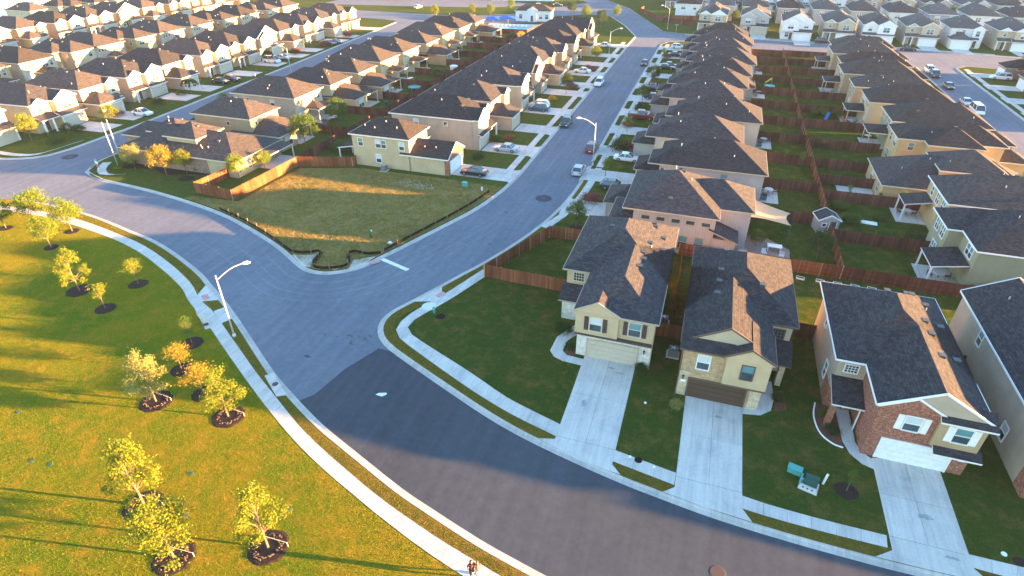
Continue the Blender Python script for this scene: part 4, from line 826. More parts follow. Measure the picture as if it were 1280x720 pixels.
# row F: backs face east, behind row E ; row G fronts face east ; row H behind
VF=[(-16,'ext'),(-3.2,'full'),(9.2,'full'),(21.4,'full'),(33.4,'narrow'),(42.6,'full'),(54.0,'narrow'),(65.6,'full'),(78.4,'full'),(90.4,'narrow'),(102.0,'full'),(114,'narrow'),(126,'full')]
for k,(v,kd) in enumerate(VF):
    S=plan_back(r,k,kd); house('two_storey_house','far left house with sunlit back and hipped roof, %s in the second row'%ORD[k],'houses in the second row on the far left',(-182.2-17.5,v+9.4),-pi/2,S)
for k in range(13):
    kd=[1,3,0,2][k%4]; S=plan_front(r,k,kd,trim='trim_white'); house('two_storey_house','far left sunlit house front with %s, %s in the third row'%(['low porch','low garage','wide gable','twin gables'][kd],ORD[k]),'houses in the third row on the far left',(-229.5,8+12.3*k),pi/2,S)
for k in range(9):
    if k<4: continue
    S=plan_back(r,k,['full','ext','narrow'][k%3]); house('two_storey_house','house on the far left skyline row, %s from the left'%ORD[k],'houses in the fourth row on the far left',(-262-17.5,46+12.6*k),-pi/2,S)
# north rows: fronts face south in shade
wlN=['siding_white','siding_grey','stucco_white','siding_tan','siding_greige','siding_blue','stucco_sand','siding_sage']
def rowN(x0,y0,n,step,slope,idx,labelrow,kinds,grp,face=0,dx=0):
    for k in range(n):
        x=x0+step*k; y=y0+slope*k; kd=kinds[(k+idx)%len(kinds)]
        S=plan_front(r,k,kd,wl=wlN[(k*3+idx)%8],gw=wlN[(k*3+idx)%8],rm='shingle_grey' if (k+idx)%3 else 'shingle',gm=['garage_white','garage_beige'][(k+idx)%2],trim='trim_white')
        house('two_storey_house','%s, %s from its left end'%(labelrow,ORD[k]),grp,(x,y),face,S)
rowN(-25,156.5,8,12.8,-.3,0,'pale-walled house facing the cross street at the top','0312','houses facing the cross street') if False else None
XN=[(-27.5,158.5,3,'siding_tan'),(-13.0,156.5,2,'siding_greige'),(.6,148.5,2,'siding_white'),(13.8,152,0,'stucco_sand'),(25.6,150.8,3,'stucco_white'),(38.3,151.4,0,'siding_tan'),(51.0,150.8,1,'siding_white'),(64,151,0,'stucco_sand'),(77,150,3,'siding_grey'),(90,150,1,'siding_white')]
for k,(x,y,kd,wl) in enumerate(XN):
    S=plan_front(r,k,kd,wl=wl,gw='siding_white' if k in (0,4,7) else wl,rm='shingle_grey',gm='garage_white' if k!=1 else 'garage_beige',trim='trim_white')
    house('two_storey_house','house facing the upper cross street, %s from the left, %s'%(ORD[k],['with tan siding and white porch','with greige siding','with plain white siding','with sand walls','with white walls','with a tan gable','with low white garage','with sand walls and wide gable','with grey siding','with white siding at the right'][k]),'houses facing the upper cross street',(x,y),radians(-1.5),S)
for j,(y0,n,x0,row) in enumerate([(184,11,-38,'second'),(216,12,-45,'third'),(238,12,-38,'fourth'),(268,13,-50,'fifth')]):
    for k in range(n):
        kd=[2,0,3,1][(k+j)%4]; wl=wlN[(k*3+j)%8]; S=plan_front(r,k,kd,wl=wl,gw=wl,rm='shingle_grey' if (k+j)%3 else 'shingle',gm='garage_white',trim='trim_white')
        face=pi if j%2==0 else 0
        x=x0+12.8*k+(9.4 if face else 0); house('two_storey_house','pale house in the %s row beyond the upper cross street, %s from left'%(row,ORD[k]),'houses beyond the upper cross street',(x,y0+(17 if face else 0)),face,S)
# garden side: clubhouse
S=dict(W=12,wall='stucco_white',roof='shingle_brown',trim='trim_white',walls=[(0,14,0,7,0,3.6),(5,8.4,-1.2,1,0,4.0)],roofs=[(0,14,0,7,3.8,dict(axis='x')),(5,8.4,-1.2,4,4.2,dict(e0='g',e1='n'))],
 wins=[('S',2,0,1.8,1.2,1.6),('S',10,0,1.8,1.2,1.6),('S',12.4,0,1.8,1.2,1.6),('W',0,3,1.8,1.2,1.6)],doors=[('S',6.7,-1.2)],nv=2)
house('pool_clubhouse','small white clubhouse with brown hipped roof beside the swimming pool',None,(-97.5,158.0),radians(8),S,cat='clubhouse')
o=thing('apartment_block','long white apartment block with groups of dark windows at the top left','building',(-306,92,0),radians(74))
link('wall',MB().box(0,95,0,14,0,10).mesh('wall',['stucco_white']),o); link('roof',MB().box(-.4,95.4,-.4,14.4,10,10.5).mesh('roof',['trim_white']),o)
for a in range(9):
    for c_ in range(3):
        for b in range(3):
            wo=link('window',window_mesh(1.3,1.7,'D','trim_white'),o,(3+a*10.2+c_*2.2,0,2+b*3.0),0); link('pane',pane_mesh(1.3,1.7,'glass',-.85,.85),wo)
for j,(x,y,w_,h_,lb) in enumerate([(-128,214,30,6,'long low pale building beyond the far road, left of the clubhouse'),(-170,232,36,7,'pale building with wide front beyond the far car park'),(-92,262,34,7,'low white building behind the far bend')]):
    o=thing('low_building',lb,'building',(x,y,0),radians(10),'low buildings beyond the far road'); link('wall',MB().box(0,w_,0,14,0,h_).mesh('wall',['stucco_white']),o); mr=MB();mf=MB();mw=MB(); roof_geo(mr,mf,mw,0,w_,0,14,h_,axis='x',t=.3); link('roof',mr.mesh('roof',['shingle_brown']),o); link('fascia',mf.mesh('fascia',['trim_white']),o)
    for a in range(int(w_/4)): wo=link('window',window_mesh(1.6,1.8,'D','trim_white'),o,(2.5+a*4,0,2),0); link('pane',pane_mesh(1.6,1.8,'glass',-.9,.9),wo)
# ---------------------------------------------------------------- fences: posts and board panels, one object each
def panel_mesh(mat):
    def mk():
        m=MB(); rr=random.Random(3)
        for k in range(16):
            x=k*.15; m.box(x+.004,x+.146,rr.uniform(-.004,.004),.02+rr.uniform(-.003,.003),.03,1.76+rr.uniform(-.015,.015),bottom=False)
        for z in (.35,.95,1.5): m.box(0,2.4,.024,.065,z,z+.09)
        return m.mesh('fence_panel',[mat])
    return cached(('panel',mat),mk)
def fence(label, pts, mat='cedar', group='wooden yard fences', side=1):
    o=thing('wooden_fence',label,'fence',(*pts[0],ZB),0,group); ox,oy=pts[0]
    pm=cached(('fpost',mat),lambda:MB().box(-.05,.05,-.05,.05,0,1.8).mesh('fence_post',['post_wood' if mat!='cedar_dark' else 'cedar_dark']))
    for a,b in zip(pts,pts[1:]):
        L=math.dist(a,b); n=max(1,round(L/2.44)); s=L/n; ang=math.atan2(b[1]-a[1],b[0]-a[0])
        for k in range(n):
            x=a[0]+(b[0]-a[0])*k/n-ox; y=a[1]+(b[1]-a[1])*k/n-oy
            link('fence_panel',panel_mesh(mat),o,(x,y,R.uniform(-.02,.02)),ang,(s/2.4,side,1))
            link('fence_post',pm,o,(x-sin(ang)*-.07*side*-1,y+cos(ang)*.07*side,.0),ang)
    return o
fence('long red-brown fence running straight between the two rows of back yards',[(0,-15.2),(0,124)],'cedar',side=1)
VK=[-.5,11.5,23.8,35.9,47.1,59.2,71.4,84.5,96.3,107.9,119]
for k,v in enumerate(VK):
    fence('short cross fence left of the long fence, %s from the near end'%ORD[k],[(-9.6 if k%2 else -11.8,v),(-.1,v)],'cedar_dark')
VKR=[-4.8,9.2,16.0,23.6,34.6,47.3,58.4,71,83.5,96,108,120]
for k,v in enumerate(VKR):
    fence('short cross fence right of the long fence, %s from the near end'%ORD[k],[(.1,v),(12.2 if k>2 else 13.6,v)],'cedar_dark')
fence('red-brown fence closing the near back yards behind the first three houses',[(-19.2,-15.4),(0,-15.2)],'cedar',side=-1)
fence('dark fence along the far side of the near yards toward the right edge',[(.1,-15.2),(26,-15.6)],'cedar_dark',side=-1)
fence('narrow fence running between the cream house and the tan brick house',[(-18.7,-15.6),(-18.5,-33.6)],'cedar_dark')
fence('short fence joining the cream house to the tan brick house',[(-20.0,-33.7),(-17.15,-33.7)],'cedar')
fence('short fence joining the tan brick house to the red brick house',[(-7.7,-29.2),(-4.3,-29.2)],'cedar_dark')
fence('short fence right of the red brick house',[(5.2,-30),(8.9,-30)],'cedar_dark')
fence('low-lit fence around the cream corner house yard beside the street bend',[(-30.2,-28.6),(-41.2,-28.3),(-36.3,-15.8),(-27.5,-15.5)],'cedar',side=-1)
fence('bright orange sunlit fence round the small yard at the empty lot',[(-92.6,-10.6),(-93.3,-18.8),(-85.6,-19.4),(-84.8,-4.2)],'cedar',side=1)
fence('brown fence behind the cream house of the empty lot',[(-84.8,-4.0),(-75.6,-1.2)],'cedar')
fence('short fence joining the brown fence to the back of the cream corner-lot house',[(-75.6,-1.2),(-75.6,.3)],'cedar')
fence('long fence between the back yards left of the central street',[(-84.9,-4),(-84.9,124)],'cedar_dark')
for k,v in enumerate([13.0,26.4,39.2,51.6,64,76.4,89,101.4,113]):
    fence('cross fence in the sunlit back yards, %s beyond the orange fence'%ORD[k],[(-95.6,v),(-85,v)],'cedar_dark')
    fence('shaded cross fence behind the houses left of the central street, %s from the empty lot'%ORD[k],[(-84.8,v-1.2),(-75,v-1.2)],'cedar_dark')
fence('dark corner fence beside the road bend beyond the upper cross street',[(-29.5,166),(-41.5,173),(-53.5,196.5),(-53,204)],'cedar_dark')
fence('orange fence in front of the far grey house beyond the upper cross street',[(-41.5,173.5),(-41,180),(-28,181)],'cedar')
fence('dark fence beside the swimming pool behind the last back yards',[(-96,129),(-84,129.5),(-82,150)],'cedar_dark')
for k in range(5): fence('yard fence between houses facing the upper cross street, %s from the left'%ORD[k],[(-16.0+12.8*(k*1.5),162),(-13+12.8*(k*1.5),162)],'cedar_dark')
# low plastic silt fence round the empty lot
for nm,pts in (('black silt fence along the kerb of the empty lot, winding round the two ramps',T['silt']),('black silt fence along the right-hand kerb of the empty lot',T['silt2'])):
    P=resample(chaikin(list(pts),1),.5); m=MB()
    for i in range(len(P)-1):
        w0=R.uniform(-.05,.05); a=P[i]; b=P[i+1]; m.face([(*a,ZB),(*b,ZB),(*b,.52),(*a,.52)]); d=b-a; n_=np.array([-d[1],d[0]])/np.linalg.norm(d)*.02
        m.face([(*(b+n_),ZB),(*(a+n_),ZB),(*(a+n_),.52),(*(b+n_),.52)]); m.face([(*a,.52),(*b,.52),(*(b+n_),.52),(*(a+n_),.52)])
    o=tag(link('silt_fence',m.mesh('silt_fence',['silt_black'])),nm,'silt fence','silt fences of the empty lot'); 
    for i in range(0,len(P),5): link('stake',cached('stake',lambda:MB().box(-.03,.03,-.03,.03,0,.8).mesh('stake',['post_wood'])),o,(P[i][0],P[i][1],ZB))
    off=offset(P,.35); m=MB()
    for i in range(len(P)-1): m.face([(*P[i],ZB+.01),(*off[i],ZB+.01),(*off[i+1],ZB+.01),(*P[i+1],ZB+.01)])
    tag(link('soil_trench',m.mesh('soil_trench',['mulch'])),kind='structure')
# weedy ground of the empty lot
lotp=[p for p in lc if -95<p[0] and p[1]<-.5]; lotp=[tuple(q) for q in offset(lotp,.25)]
sheet('rough_grass', lotp+[(-48.5,-2),(-57,-1.2),(-74,-1.4),(-84,-4.6),(-84.6,-19.5),(-93,-20)], ZB+.004,'weeds')
poly_slab('bare_soil',T['bare'],ZB+.03,'soil',.05)
sheet('verge', [tuple(q) for q in offset(np.array([p for p in pc if p[0]>-112]),-.02)]+[tuple(q) for q in reversed(offset(np.array([p for p in pc if p[0]>-112]),-1.15))], ZB+.004,'grass_verge')
nv=np.array([p for p in nc if p[1]<12 and p[0]<12]); sheet('verge', [tuple(q) for q in offset(nv,.02)]+[tuple(q) for q in reversed(offset(nv,1.2))], ZB+.004,'grass_verge')
# ---------------------------------------------------------------- pavements and drives of the rows
def vwalk(x,y0,y1,step=3.0,slant=0.):
    root=tag(link('sidewalk',None),kind='structure'); n=int((y1-y0)/step); me=cached(('vs',step),lambda:MB().box(-.6,.6,.01,step-.015,0,.06).mesh('slab',['concrete']))
    for k in range(n): link('slab',me,root,(x+slant*(y0+k*step),y0+k*step,.085))
vwalk(-34.9,12,128,1.5); vwalk(-49.3,1,128,1.5); vwalk(47.7,42,118,3); 
walk('sidewalk',[(-34.3,11.5),(-34.3,2),(-35.2,-7),(-37.2,-13.5)],[(-35.5,11.5),(-35.5,2),(-36.3,-7),(-38.4,-13.0)])
walk('sidewalk',T['north_walk'][::-1],[(p[0],p[1]-1.2) for p in T['north_walk'][::-1]])
walk('sidewalk',T['west_walk'],[(p[0]+1.3,p[1]+.7) for p in T['west_walk']])
def sdrive(x0,x1,y0,y1,rz=None):
    root=drive(min(x0,x1),max(x0,x1),y0,y1,2,2,z=.15)
for k,(v,kd) in enumerate([(.1,'c')]+[(VC[i],[3,1,3,2,1,0,3,1,2][i]) for i in range(9)]):
    if kd=='c': c=3.3
    else: c={0:6.6,1:2.8,2:6.5,3:6.7}[kd]; c=9.4-c if kd in (0,3) else c
    front={'c':0,0:.9,1:2.6,2:.4,3:.5}[kd]
    sdrive(-57.9+front,-48.1,v+c-2.6,v+c+2.6)
    poly_slab('driveway_apron',[(-48.1,v+c-2.6),(-47.2,v+c-3.3),(-47.2,v+c+3.3),(-48.1,v+c+2.6)],.142)
for k,v in enumerate([-2.2-2.9]+[q+9.2-3.4 for q in VA]):
    sdrive(-36.1,-25.0 if k else -29.2,v-2.6,v+2.6)
    poly_slab('driveway_apron',[(-36.1,v-2.6),(-37.0,v-3.2),(-37.0,v+3.2),(-36.1,v+2.6)],.142)
for k,(v,kd) in enumerate(VE):
    c={0:6.6,1:2.8,2:6.5,3:6.7}[kd]; x,y=rowpt(v)
    root=drive(0,8.6-(k*.0),-2.6,2.6,2,2,z=.15); root.location=(x+1.0,y+c,0); root.rotation_euler=(0,0,AE)
for k,(y,x) in enumerate([(103.5,56.0),(90,56.5),(77,57),(64,57)]): sdrive(46.6,x+1,y+9.4-2.8-2.6,y+9.4-2.8+2.6)
for k,(x,y,kd,wl) in enumerate(XN):
    c={0:6.6,1:2.8,2:6.5,3:6.7}[kd]; drive(x+c-2.5,x+c+2.5,y-9,y-.4,2,2,z=.15)
root=tag(link('sidewalk',None),kind='structure')
for k in range(30): link('slab',cached(('hs',),lambda:MB().box(0,2.98,-.6,.6,0,.06).mesh('slab',['concrete'])),root,(-28+3*k,150.6-.128*3*k*.7-1.3*0,.085),-.1)
# front walks and planting of the near row
poly_slab('front_walk',[(-28.9,-31.5),(-28.4,-34.6),(-29.7,-37.2),(-29.8,-39.6),(-29.2,-40.4),(-28.2,-40.8),(-26.3,-40.9),(-26.3,-39.9),(-28.0,-39.8),(-28.6,-39.2),(-28.5,-37.4),(-27.3,-35.2),(-27.2,-33.2)],.15)
poly_slab('front_walk',[(-11.2,-42.9),(-9.7,-42.6),(-8.8,-41.7),(-8.5,-40.2),(-8.6,-37.6),(-9.7,-37.6),(-9.7,-40.2),(-10.0,-41.2),(-10.6,-41.7),(-11.2,-41.9)],.15)
poly_slab('front_walk',[(-3.3,-39.5),(-3.2,-43.6),(-2.8,-44.9),(-2.0,-45.8),(-1.2,-46.1),(-1.2,-45.0),(-1.9,-44.3),(-2.2,-43.4),(-2.2,-39.5)],.15)
for (pts) in ([(-4.9,-39.5),(-5.2,-41.2),(-4.9,-43.2),(-4.0,-44.2),(-3.25,-44.3),(-3.3,-39.5)],[(-2.2,-40),(-2.15,-43.3),(-1.8,-44.3),(-1.2,-44.9),(-.6,-44.7),(-1.9,-40)],[(-28.2,-38.2),(-28.5,-39.4),(-27.9,-39.75),(-27.25,-39.7),(-27.25,-38)],[(-8.5,-39),(-8.4,-41.6),(-7.4,-41.2),(-7.6,-38.6)]):
    poly_slab('planting_bed',pts,ZB+.03,'mulch_red',.04)
e=[(-4.95,-39.4),(-5.3,-41.2),(-5.0,-43.3),(-4.05,-44.3),(-3.25,-44.45)]; m=MB(); m.tube([(x,y,ZB+.06) for x,y in chaikin(e)],.07,6); tag(link('bed_edging',m.mesh('bed_edging',['trim_white'])),'white curved edging stones round the bed before the red brick house','garden edging')
# ---------------------------------------------------------------- foliage
def leafmesh(name, centres, rads, per, size, mat, seed):
    rg=np.random.default_rng(seed); n=len(centres)*per
    c=np.repeat(np.array(centres),per,axis=0)+rg.normal(0,1,(n,3))*np.repeat(np.array(rads),per)[:,None]*np.array([1,1,.8])
    a=rg.normal(0,1,(n,3)); a/=np.linalg.norm(a,axis=1)[:,None]; b=rg.normal(0,1,(n,3)); b-=a*(a*b).sum(1)[:,None]; b/=np.linalg.norm(b,axis=1)[:,None]
    s=size*rg.uniform(.6,1.3,n)[:,None]; a*=s; b*=s*.6
    V=np.stack([c-a,c-b*.9,c+a,c+b*.9],1).reshape(-1,3); me=bpy.data.meshes.new(name); me.vertices.add(4*n); me.vertices.foreach_set('co',V.ravel().astype('f'))
    me.loops.add(4*n); me.loops.foreach_set('vertex_index',np.arange(4*n,dtype='i')); me.polygons.add(n); me.polygons.foreach_set('loop_start',np.arange(0,4*n,4,dtype='i'))
    me.materials.append(MATS[mat]); me.update(calc_edges=True); return me
def crown_mesh(kind, mat, seed):
    def mk():
        r_=random.Random(seed); cs=[]; rs=[]; limbs=[]
        if kind=='young':      # upswept open crown of unit height, trunk base at 0
            for k in range(34):
                t=r_.uniform(.0,1); a=r_.uniform(0,2*pi); h=.34+.62*t; w_=(.24*(1-t)**.6+.04)*r_.uniform(.45,1.2)
                cs.append((cos(a)*w_,sin(a)*w_,h)); rs.append(r_.uniform(.028,.05)); limbs.append(((0,0,max(.25,h-.25)),cs[-1]))
            return leafmesh('crown',cs,rs,170,.0125,mat,seed),limbs
        if kind=='small':      # thin young tree
            for k in range(12):
                t=r_.uniform(0,1); a=r_.uniform(0,2*pi); h=.5+.45*t; w_=.22*(1-t*.5)*r_.uniform(.3,1.1)
                cs.append((cos(a)*w_,sin(a)*w_,h)); rs.append(r_.uniform(.05,.08)); limbs.append(((0,0,.4),cs[-1]))
            return leafmesh('crown',cs,rs,150,.016,mat,seed),limbs
        if kind=='round':
            for k in range(44):
                u=r_.uniform(-.6,1); a=r_.uniform(0,2*pi); q=math.sqrt(max(0,1-u*u))*r_.uniform(.55,1.1); cs.append((cos(a)*q*.36,sin(a)*q*.36,.62+.33*u*r_.uniform(.8,1.1))); rs.append(r_.uniform(.045,.085))
                if k%3==0: limbs.append(((0,0,.3),cs[-1]))
            return leafmesh('crown',cs,rs,110,.019,mat,seed),limbs
        if kind=='bush':
            for k in range(30):
                a=r_.uniform(0,2*pi); q=r_.uniform(.1,1)**.6; cs.append((cos(a)*q*.45,sin(a)*q*.45,.15+.75*(1-q*.7)*r_.uniform(.2,1))); rs.append(r_.uniform(.08,.13))
            return leafmesh('foliage',cs,rs,70,.038,mat,seed),[]
        if kind=='palm':
            for k in range(16):
                a=2*pi*k/16+r_.uniform(-.2,.2)
                for j in range(6): t=(j+1)/6; cs.append((cos(a)*.4*t,sin(a)*.4*t,.75+.25*math.sin(pi*t*.9)*.9-.2*t)); rs.append(.03)
            return leafmesh('crown',cs,rs,14,.045,mat,seed),[]
    return cached(('crown',kind,mat,seed),mk)
def trunk_mesh(kind, mat, seed):
    cm,limbs=crown_mesh(kind,mat,seed)
    def mk():
        m=MB(); top=.8 if kind in('young','small') else .55; m.tube([(0,0,-.02),(.004,.003,.2),(-.004,.0,.45),(0,0,top)],[.018,.014,.011,.005],8)
        for a,b in limbs[:16]: m.tube([a,((a[0]+b[0])/2,(a[1]+b[1])/2,(a[2]*.45+b[2]*.55)),b],[.007,.005,.002],5)
        return m.mesh('trunk',['bark'])
    return cached(('trunk',kind,mat,seed),mk)
def tree(x,y,h,label,kind='young',mat='leaf_gold',seed=1,w=1.,cat='tree',name='young_tree',group=None,rot=None,ring=0,z=ZB,twist=None):
    o=thing(name,label,cat,(x,y,z),(rot if rot is not None else R.uniform(0,6)),group)
    cm,_=crown_mesh(kind,mat,seed); link('trunk',trunk_mesh(kind,mat,seed),o,scale=(h*.9,h*.9,h)); link('crown',cm,o,scale=(h*w,h*w,h))
    if ring:
        m=MB(); m.disc(0,0,0,ring,ring*.97,26,h=.05,jit=.1,rnd=R); q=link('mulch_ring',m.mesh('mulch_ring',['mulch']),None,(x,y,z)); q['kind']='structure'
    return o
def bush(x,y,s,label,mat='leaf_green',h=.8,seed=1,group=None,z=ZB):
    o=tag(link('shrub',crown_mesh('bush',mat,seed)[0],None,(x,y,z),R.uniform(0,6),(s,s,s*h)),label,'shrub',group); return o
G_='young trees planted on the park lawn'
PT_=[(-85.3,-46.1,5.6,'leaf_gold','young','tall narrow yellow tree beside the long diagonal shadow at the upper left of the park',1,1.0),
(-79.2,-48.0,3.1,'leaf_gold','small','small yellow sapling left of the lone sapling below the park path bend',2,1.2),
(-79.9,-42.8,3.4,'leaf_gold','small','small yellow sapling just below the park path bend, alone over its mulch ring',3,1.2),
(-65.3,-50.0,3.2,'leaf_green','small','sparse nearly bare sapling beside the bench on the park path',4,.9),
(-63.1,-53.7,3.0,'leaf_amber','small','low round amber tree just below the sparse sapling by the bench',5,1.5),
(-62.0,-58.0,5.6,'leaf_pale','young','pale thin-leaved tree in the middle of the park lawn',6,1.0),
(-54.4,-57.5,5.3,'leaf_gold','young','bright yellow spreading tree closest to the park path',7,1.15),
(-58.6,-55.8,3.7,'leaf_amber','small','orange tree standing behind the bright yellow spreading tree',8,1.4),
(-54.0,-67.1,7.0,'leaf_gold','young','tallest narrow yellow tree in the lower left of the park',9,.85),
(-48.6,-69.8,6.0,'leaf_gold','young','dense yellow tree leaning on its ring at the bottom left of the park',10,1.2),
(-42.9,-67.1,6.2,'leaf_gold','young','yellow tree at the bottom of the park nearest the walkers',11,.9),
(-109.6,-37.1,4.2,'leaf_green','round','green tree cut by the left edge of the photograph',12,1.1),
(-107.6,-33.7,4.6,'leaf_bright','round','bushy green tree over the left end of the park path',13,1.25),
(-99.9,-34.9,4.9,'leaf_bright','round','green tree overlapping the park path, third from the left edge',14,.95),
(-98.3,-39.3,4.4,'leaf_bright','round','green tree just below the park path near the left edge',15,.95)]
for q in PT_:
    big=q[2]>5
    tree(q[0],q[1],q[2],q[5],q[4],q[3],q[6],q[7],group=G_,ring=(1.3 if big else 1.0) if q[0]>-90 else .8)
    if big and q[0]>-70:   # rough lighter ring of bark chips and leaning stakes
        m=MB(); 
        for k in range(70):
            a=R.uniform(0,2*pi); rr=R.uniform(.75,1.05); m.box(cos(a)*rr-.05,cos(a)*rr+.05,sin(a)*rr-.04,sin(a)*rr+.04,.04,.04+R.uniform(.03,.09))
        tag(link('bark_chips',m.mesh('bark_chips',['soil']),None,(q[0],q[1],ZB)),kind='stuff')
        t=MB(); t.tube([(1.3,.5,0),(1.3,.5,.45)],.022,6); t.tube([(0,0,1.3),(1.3,.5,.42)],.006,4)
        tag(link('tree_stake',t.mesh('tree_stake',['trim_white']),None,(q[0],q[1],ZB)),'short pale stake with a guy wire holding '+{-62.0:'the pale thin-leaved park tree',-54.4:'the bright yellow spreading park tree',-54.0:'the tallest narrow yellow park tree',-48.6:'the dense bottom-left park tree',-42.9:'the park tree nearest the walkers'}.get(q[0],'a park tree'),'stake','tree stakes in the park')
# street and yard trees
SS=[(-110.7,-13.9,4.3,'leaf_pale','round','pale yellow tree in the corner garden beside the two poles',21,.9),(-103.3,-14.5,5.0,'leaf_amber','round','amber tree in the corner garden before the brick house',22,1.05),(-100.9,-12.6,4.0,'leaf_gold','round','bright yellow tree beside the brick house wall',23,.95),
(-90.5,-12.1,4.2,'leaf_bright','round','tree inside the orange fenced yard',24,.95),(-89.0,-7.4,3.6,'leaf_bright','round','small tree behind the orange fence by the patio',25,.9),
(-89.2,4.7,6.3,'leaf_green','round','large dark green tree with yellow top in the back yards left of the central street',26,1.0),(-90.4,18.1,5.6,'leaf_green','round','large green tree further back in the same back yards',27,1.0),
(-33.6,-11.8,4.1,'leaf_green','round','small green tree in mulch at the head of the corner driveway',28,.85),(-33.2,8.3,3.4,'leaf_bright','small','small yellowish tree in front of the first dark-roofed house',29,1.2),
(-33.4,32.5,3.6,'leaf_bright','small','small tree beside the red pickup',30,1.1),(-33.5,55,4.0,'leaf_green','round','green street tree right of the central street behind the dark sedan',31,.9),(-33.2,74,4.4,'leaf_dark','round','dark street tree right of the central street near the parked blue cars',32,1.),(-33.4,100,4.,'leaf_bright','small','yellow street tree near the far end of the central street',33,1.),
(-52,57,5.0,'leaf_dark','round','dark green street tree left of the central street beside the white driveways',34,.7),(-52.2,94,4.4,'leaf_bright','round','bright tree left of the central street near the far end',35,.9),
(-2.3,-10.9,4.2,'leaf_dark','round','airy dark tree beside the grey shed',36,.9),(-9.7,-9.6,2.4,'leaf_green','round','round green tree beside the pink patio under the sail',37,1.3),
(-4.5,24.0,2.6,'leaf_bright','small','left of two thin yellow saplings before the cross fence',38,.8),(-1.8,23.2,2.8,'leaf_bright','small','right of two thin yellow saplings before the cross fence',39,.8),
(3.8,9.6,2.6,'leaf_bright','small','yellow sapling along the fence behind the garden with the white table',40,.8),(8,9.6,2.2,'leaf_bright','small','thin sapling in the middle of the fence behind the white table',41,.7),(11,9.6,2.8,'leaf_bright','small','yellow sapling beside the covered back porch',42,.9),
(2.5,-48.6+3.2,.01,'leaf_green','small','x',43,1),
(T['tree3'][0],T['tree3'][1],2.6,'leaf_green','small','thin dark sapling beside the white garage driveway of the red brick house',44,.6),
(-137.3,5.2,3.6,'leaf_gold','round','yellow tree between the first two sunlit houses across the left street',45,1.3),(-141.2,-9.0,5.2,'leaf_gold','round','tall yellow tree at the left edge before the pale siding house',46,.8),(-137.4,-4.2,2.6,'leaf_dark','round','round clipped dark tree before the leftmost sunlit garage',47,1.1),
(-137.8,28.5,3.8,'leaf_dark','palm','dark feathery tree on the lawn across the left street',48,1.2),(-138.6,33,2.6,'leaf_bright','small','bright sapling before a sunlit garage across the left street',49,1.),(-117.5,17,4.6,'leaf_bright','round','green tree at the kerb between brick house and the left street',50,.9),
(-141,62,3.8,'leaf_dark','palm','dark palm-like tree beside the white van',51,1.0),(-141.6,80,3.4,'leaf_gold','small','thin yellow sapling on the green lawn across the left street',52,.9),
(-129,150,6,'leaf_gold','round','bright tree at the corner of the left-hand street and the far road',53,.7),(-118,163,5,'leaf_gold','round','first yellow tree beside the pool car park',54,.8),(-111,166,5,'leaf_bright','round','second yellow tree beside the pool car park',55,.8),(-104,172,6,'leaf_bright','round','third tree beside the pool car park, darker',56,.7),
(-79,176,6,'leaf_dark','round','dark evergreen tree left of the bend beyond the last houses',57,.8),(-70,162,6.5,'leaf_bright','round','tall bright tree on the green by the far bend',58,.7),(-62,152,6.5,'leaf_dark','round','tall tree before the sunlit green at the far end of the street',59,.75),(-60,175,5,'leaf_bright','round','bright tree beside the walk on the far bend',60,.8)]
for q in SS:
    if q[2]<.1: continue
    tree(q[0],q[1],q[2],q[5],q[4],q[3],q[6],q[7],name='garden_tree',group='trees in gardens and along the streets',ring=.8 if q[6] in (28,44) else 0)
rr=random.Random(5)
for k in range(60):
    x=rr.uniform(-330,-60); y=rr.uniform(196,300)
    if -130<x<-60 and y<235: x-=70
    tree(x,y,rr.uniform(6,10),'far tree among the houses and car parks at the top left, one of many',['round','round'][k%2],['leaf_dark','leaf_green','leaf_bright'][k%3],61+k%4,1.,name='far_tree',group='far trees at the top left')
for k in range(40):
    x=rr.uniform(-30,110); y=rr.choice([146,179,203,212,262])+rr.uniform(-2,2); 
    if y<170: continue
    tree(x,y,rr.uniform(3,6),'small far tree between the pale houses at the top right, one of many','round',['leaf_dark','leaf_green'][k%2],61+k%4,1.,name='far_tree',group='far trees at the top right')
for k,(x,y) in enumerate([(-99.2,-14.6)]): 
    m=MB(); m.disc(0,0,0,1.2,1.1,26,h=.05,jit=.08,rnd=R); q=link('mulch_ring',m.mesh('mulch_ring',['mulch']),None,(x,y,ZB)); q['kind']='structure'
poly_slab('planting_bed',chaikin([(-113.5,-9),(-114.5,-13.5),(-112.5,-14.6),(-108,-12.5),(-103.5,-14.8),(-100.6,-12.6),(-93,-12.0),(-93,-9.4),(-104,-10.3),(-106.5,-7.4)],2),ZB+.03,'mulch',.04)
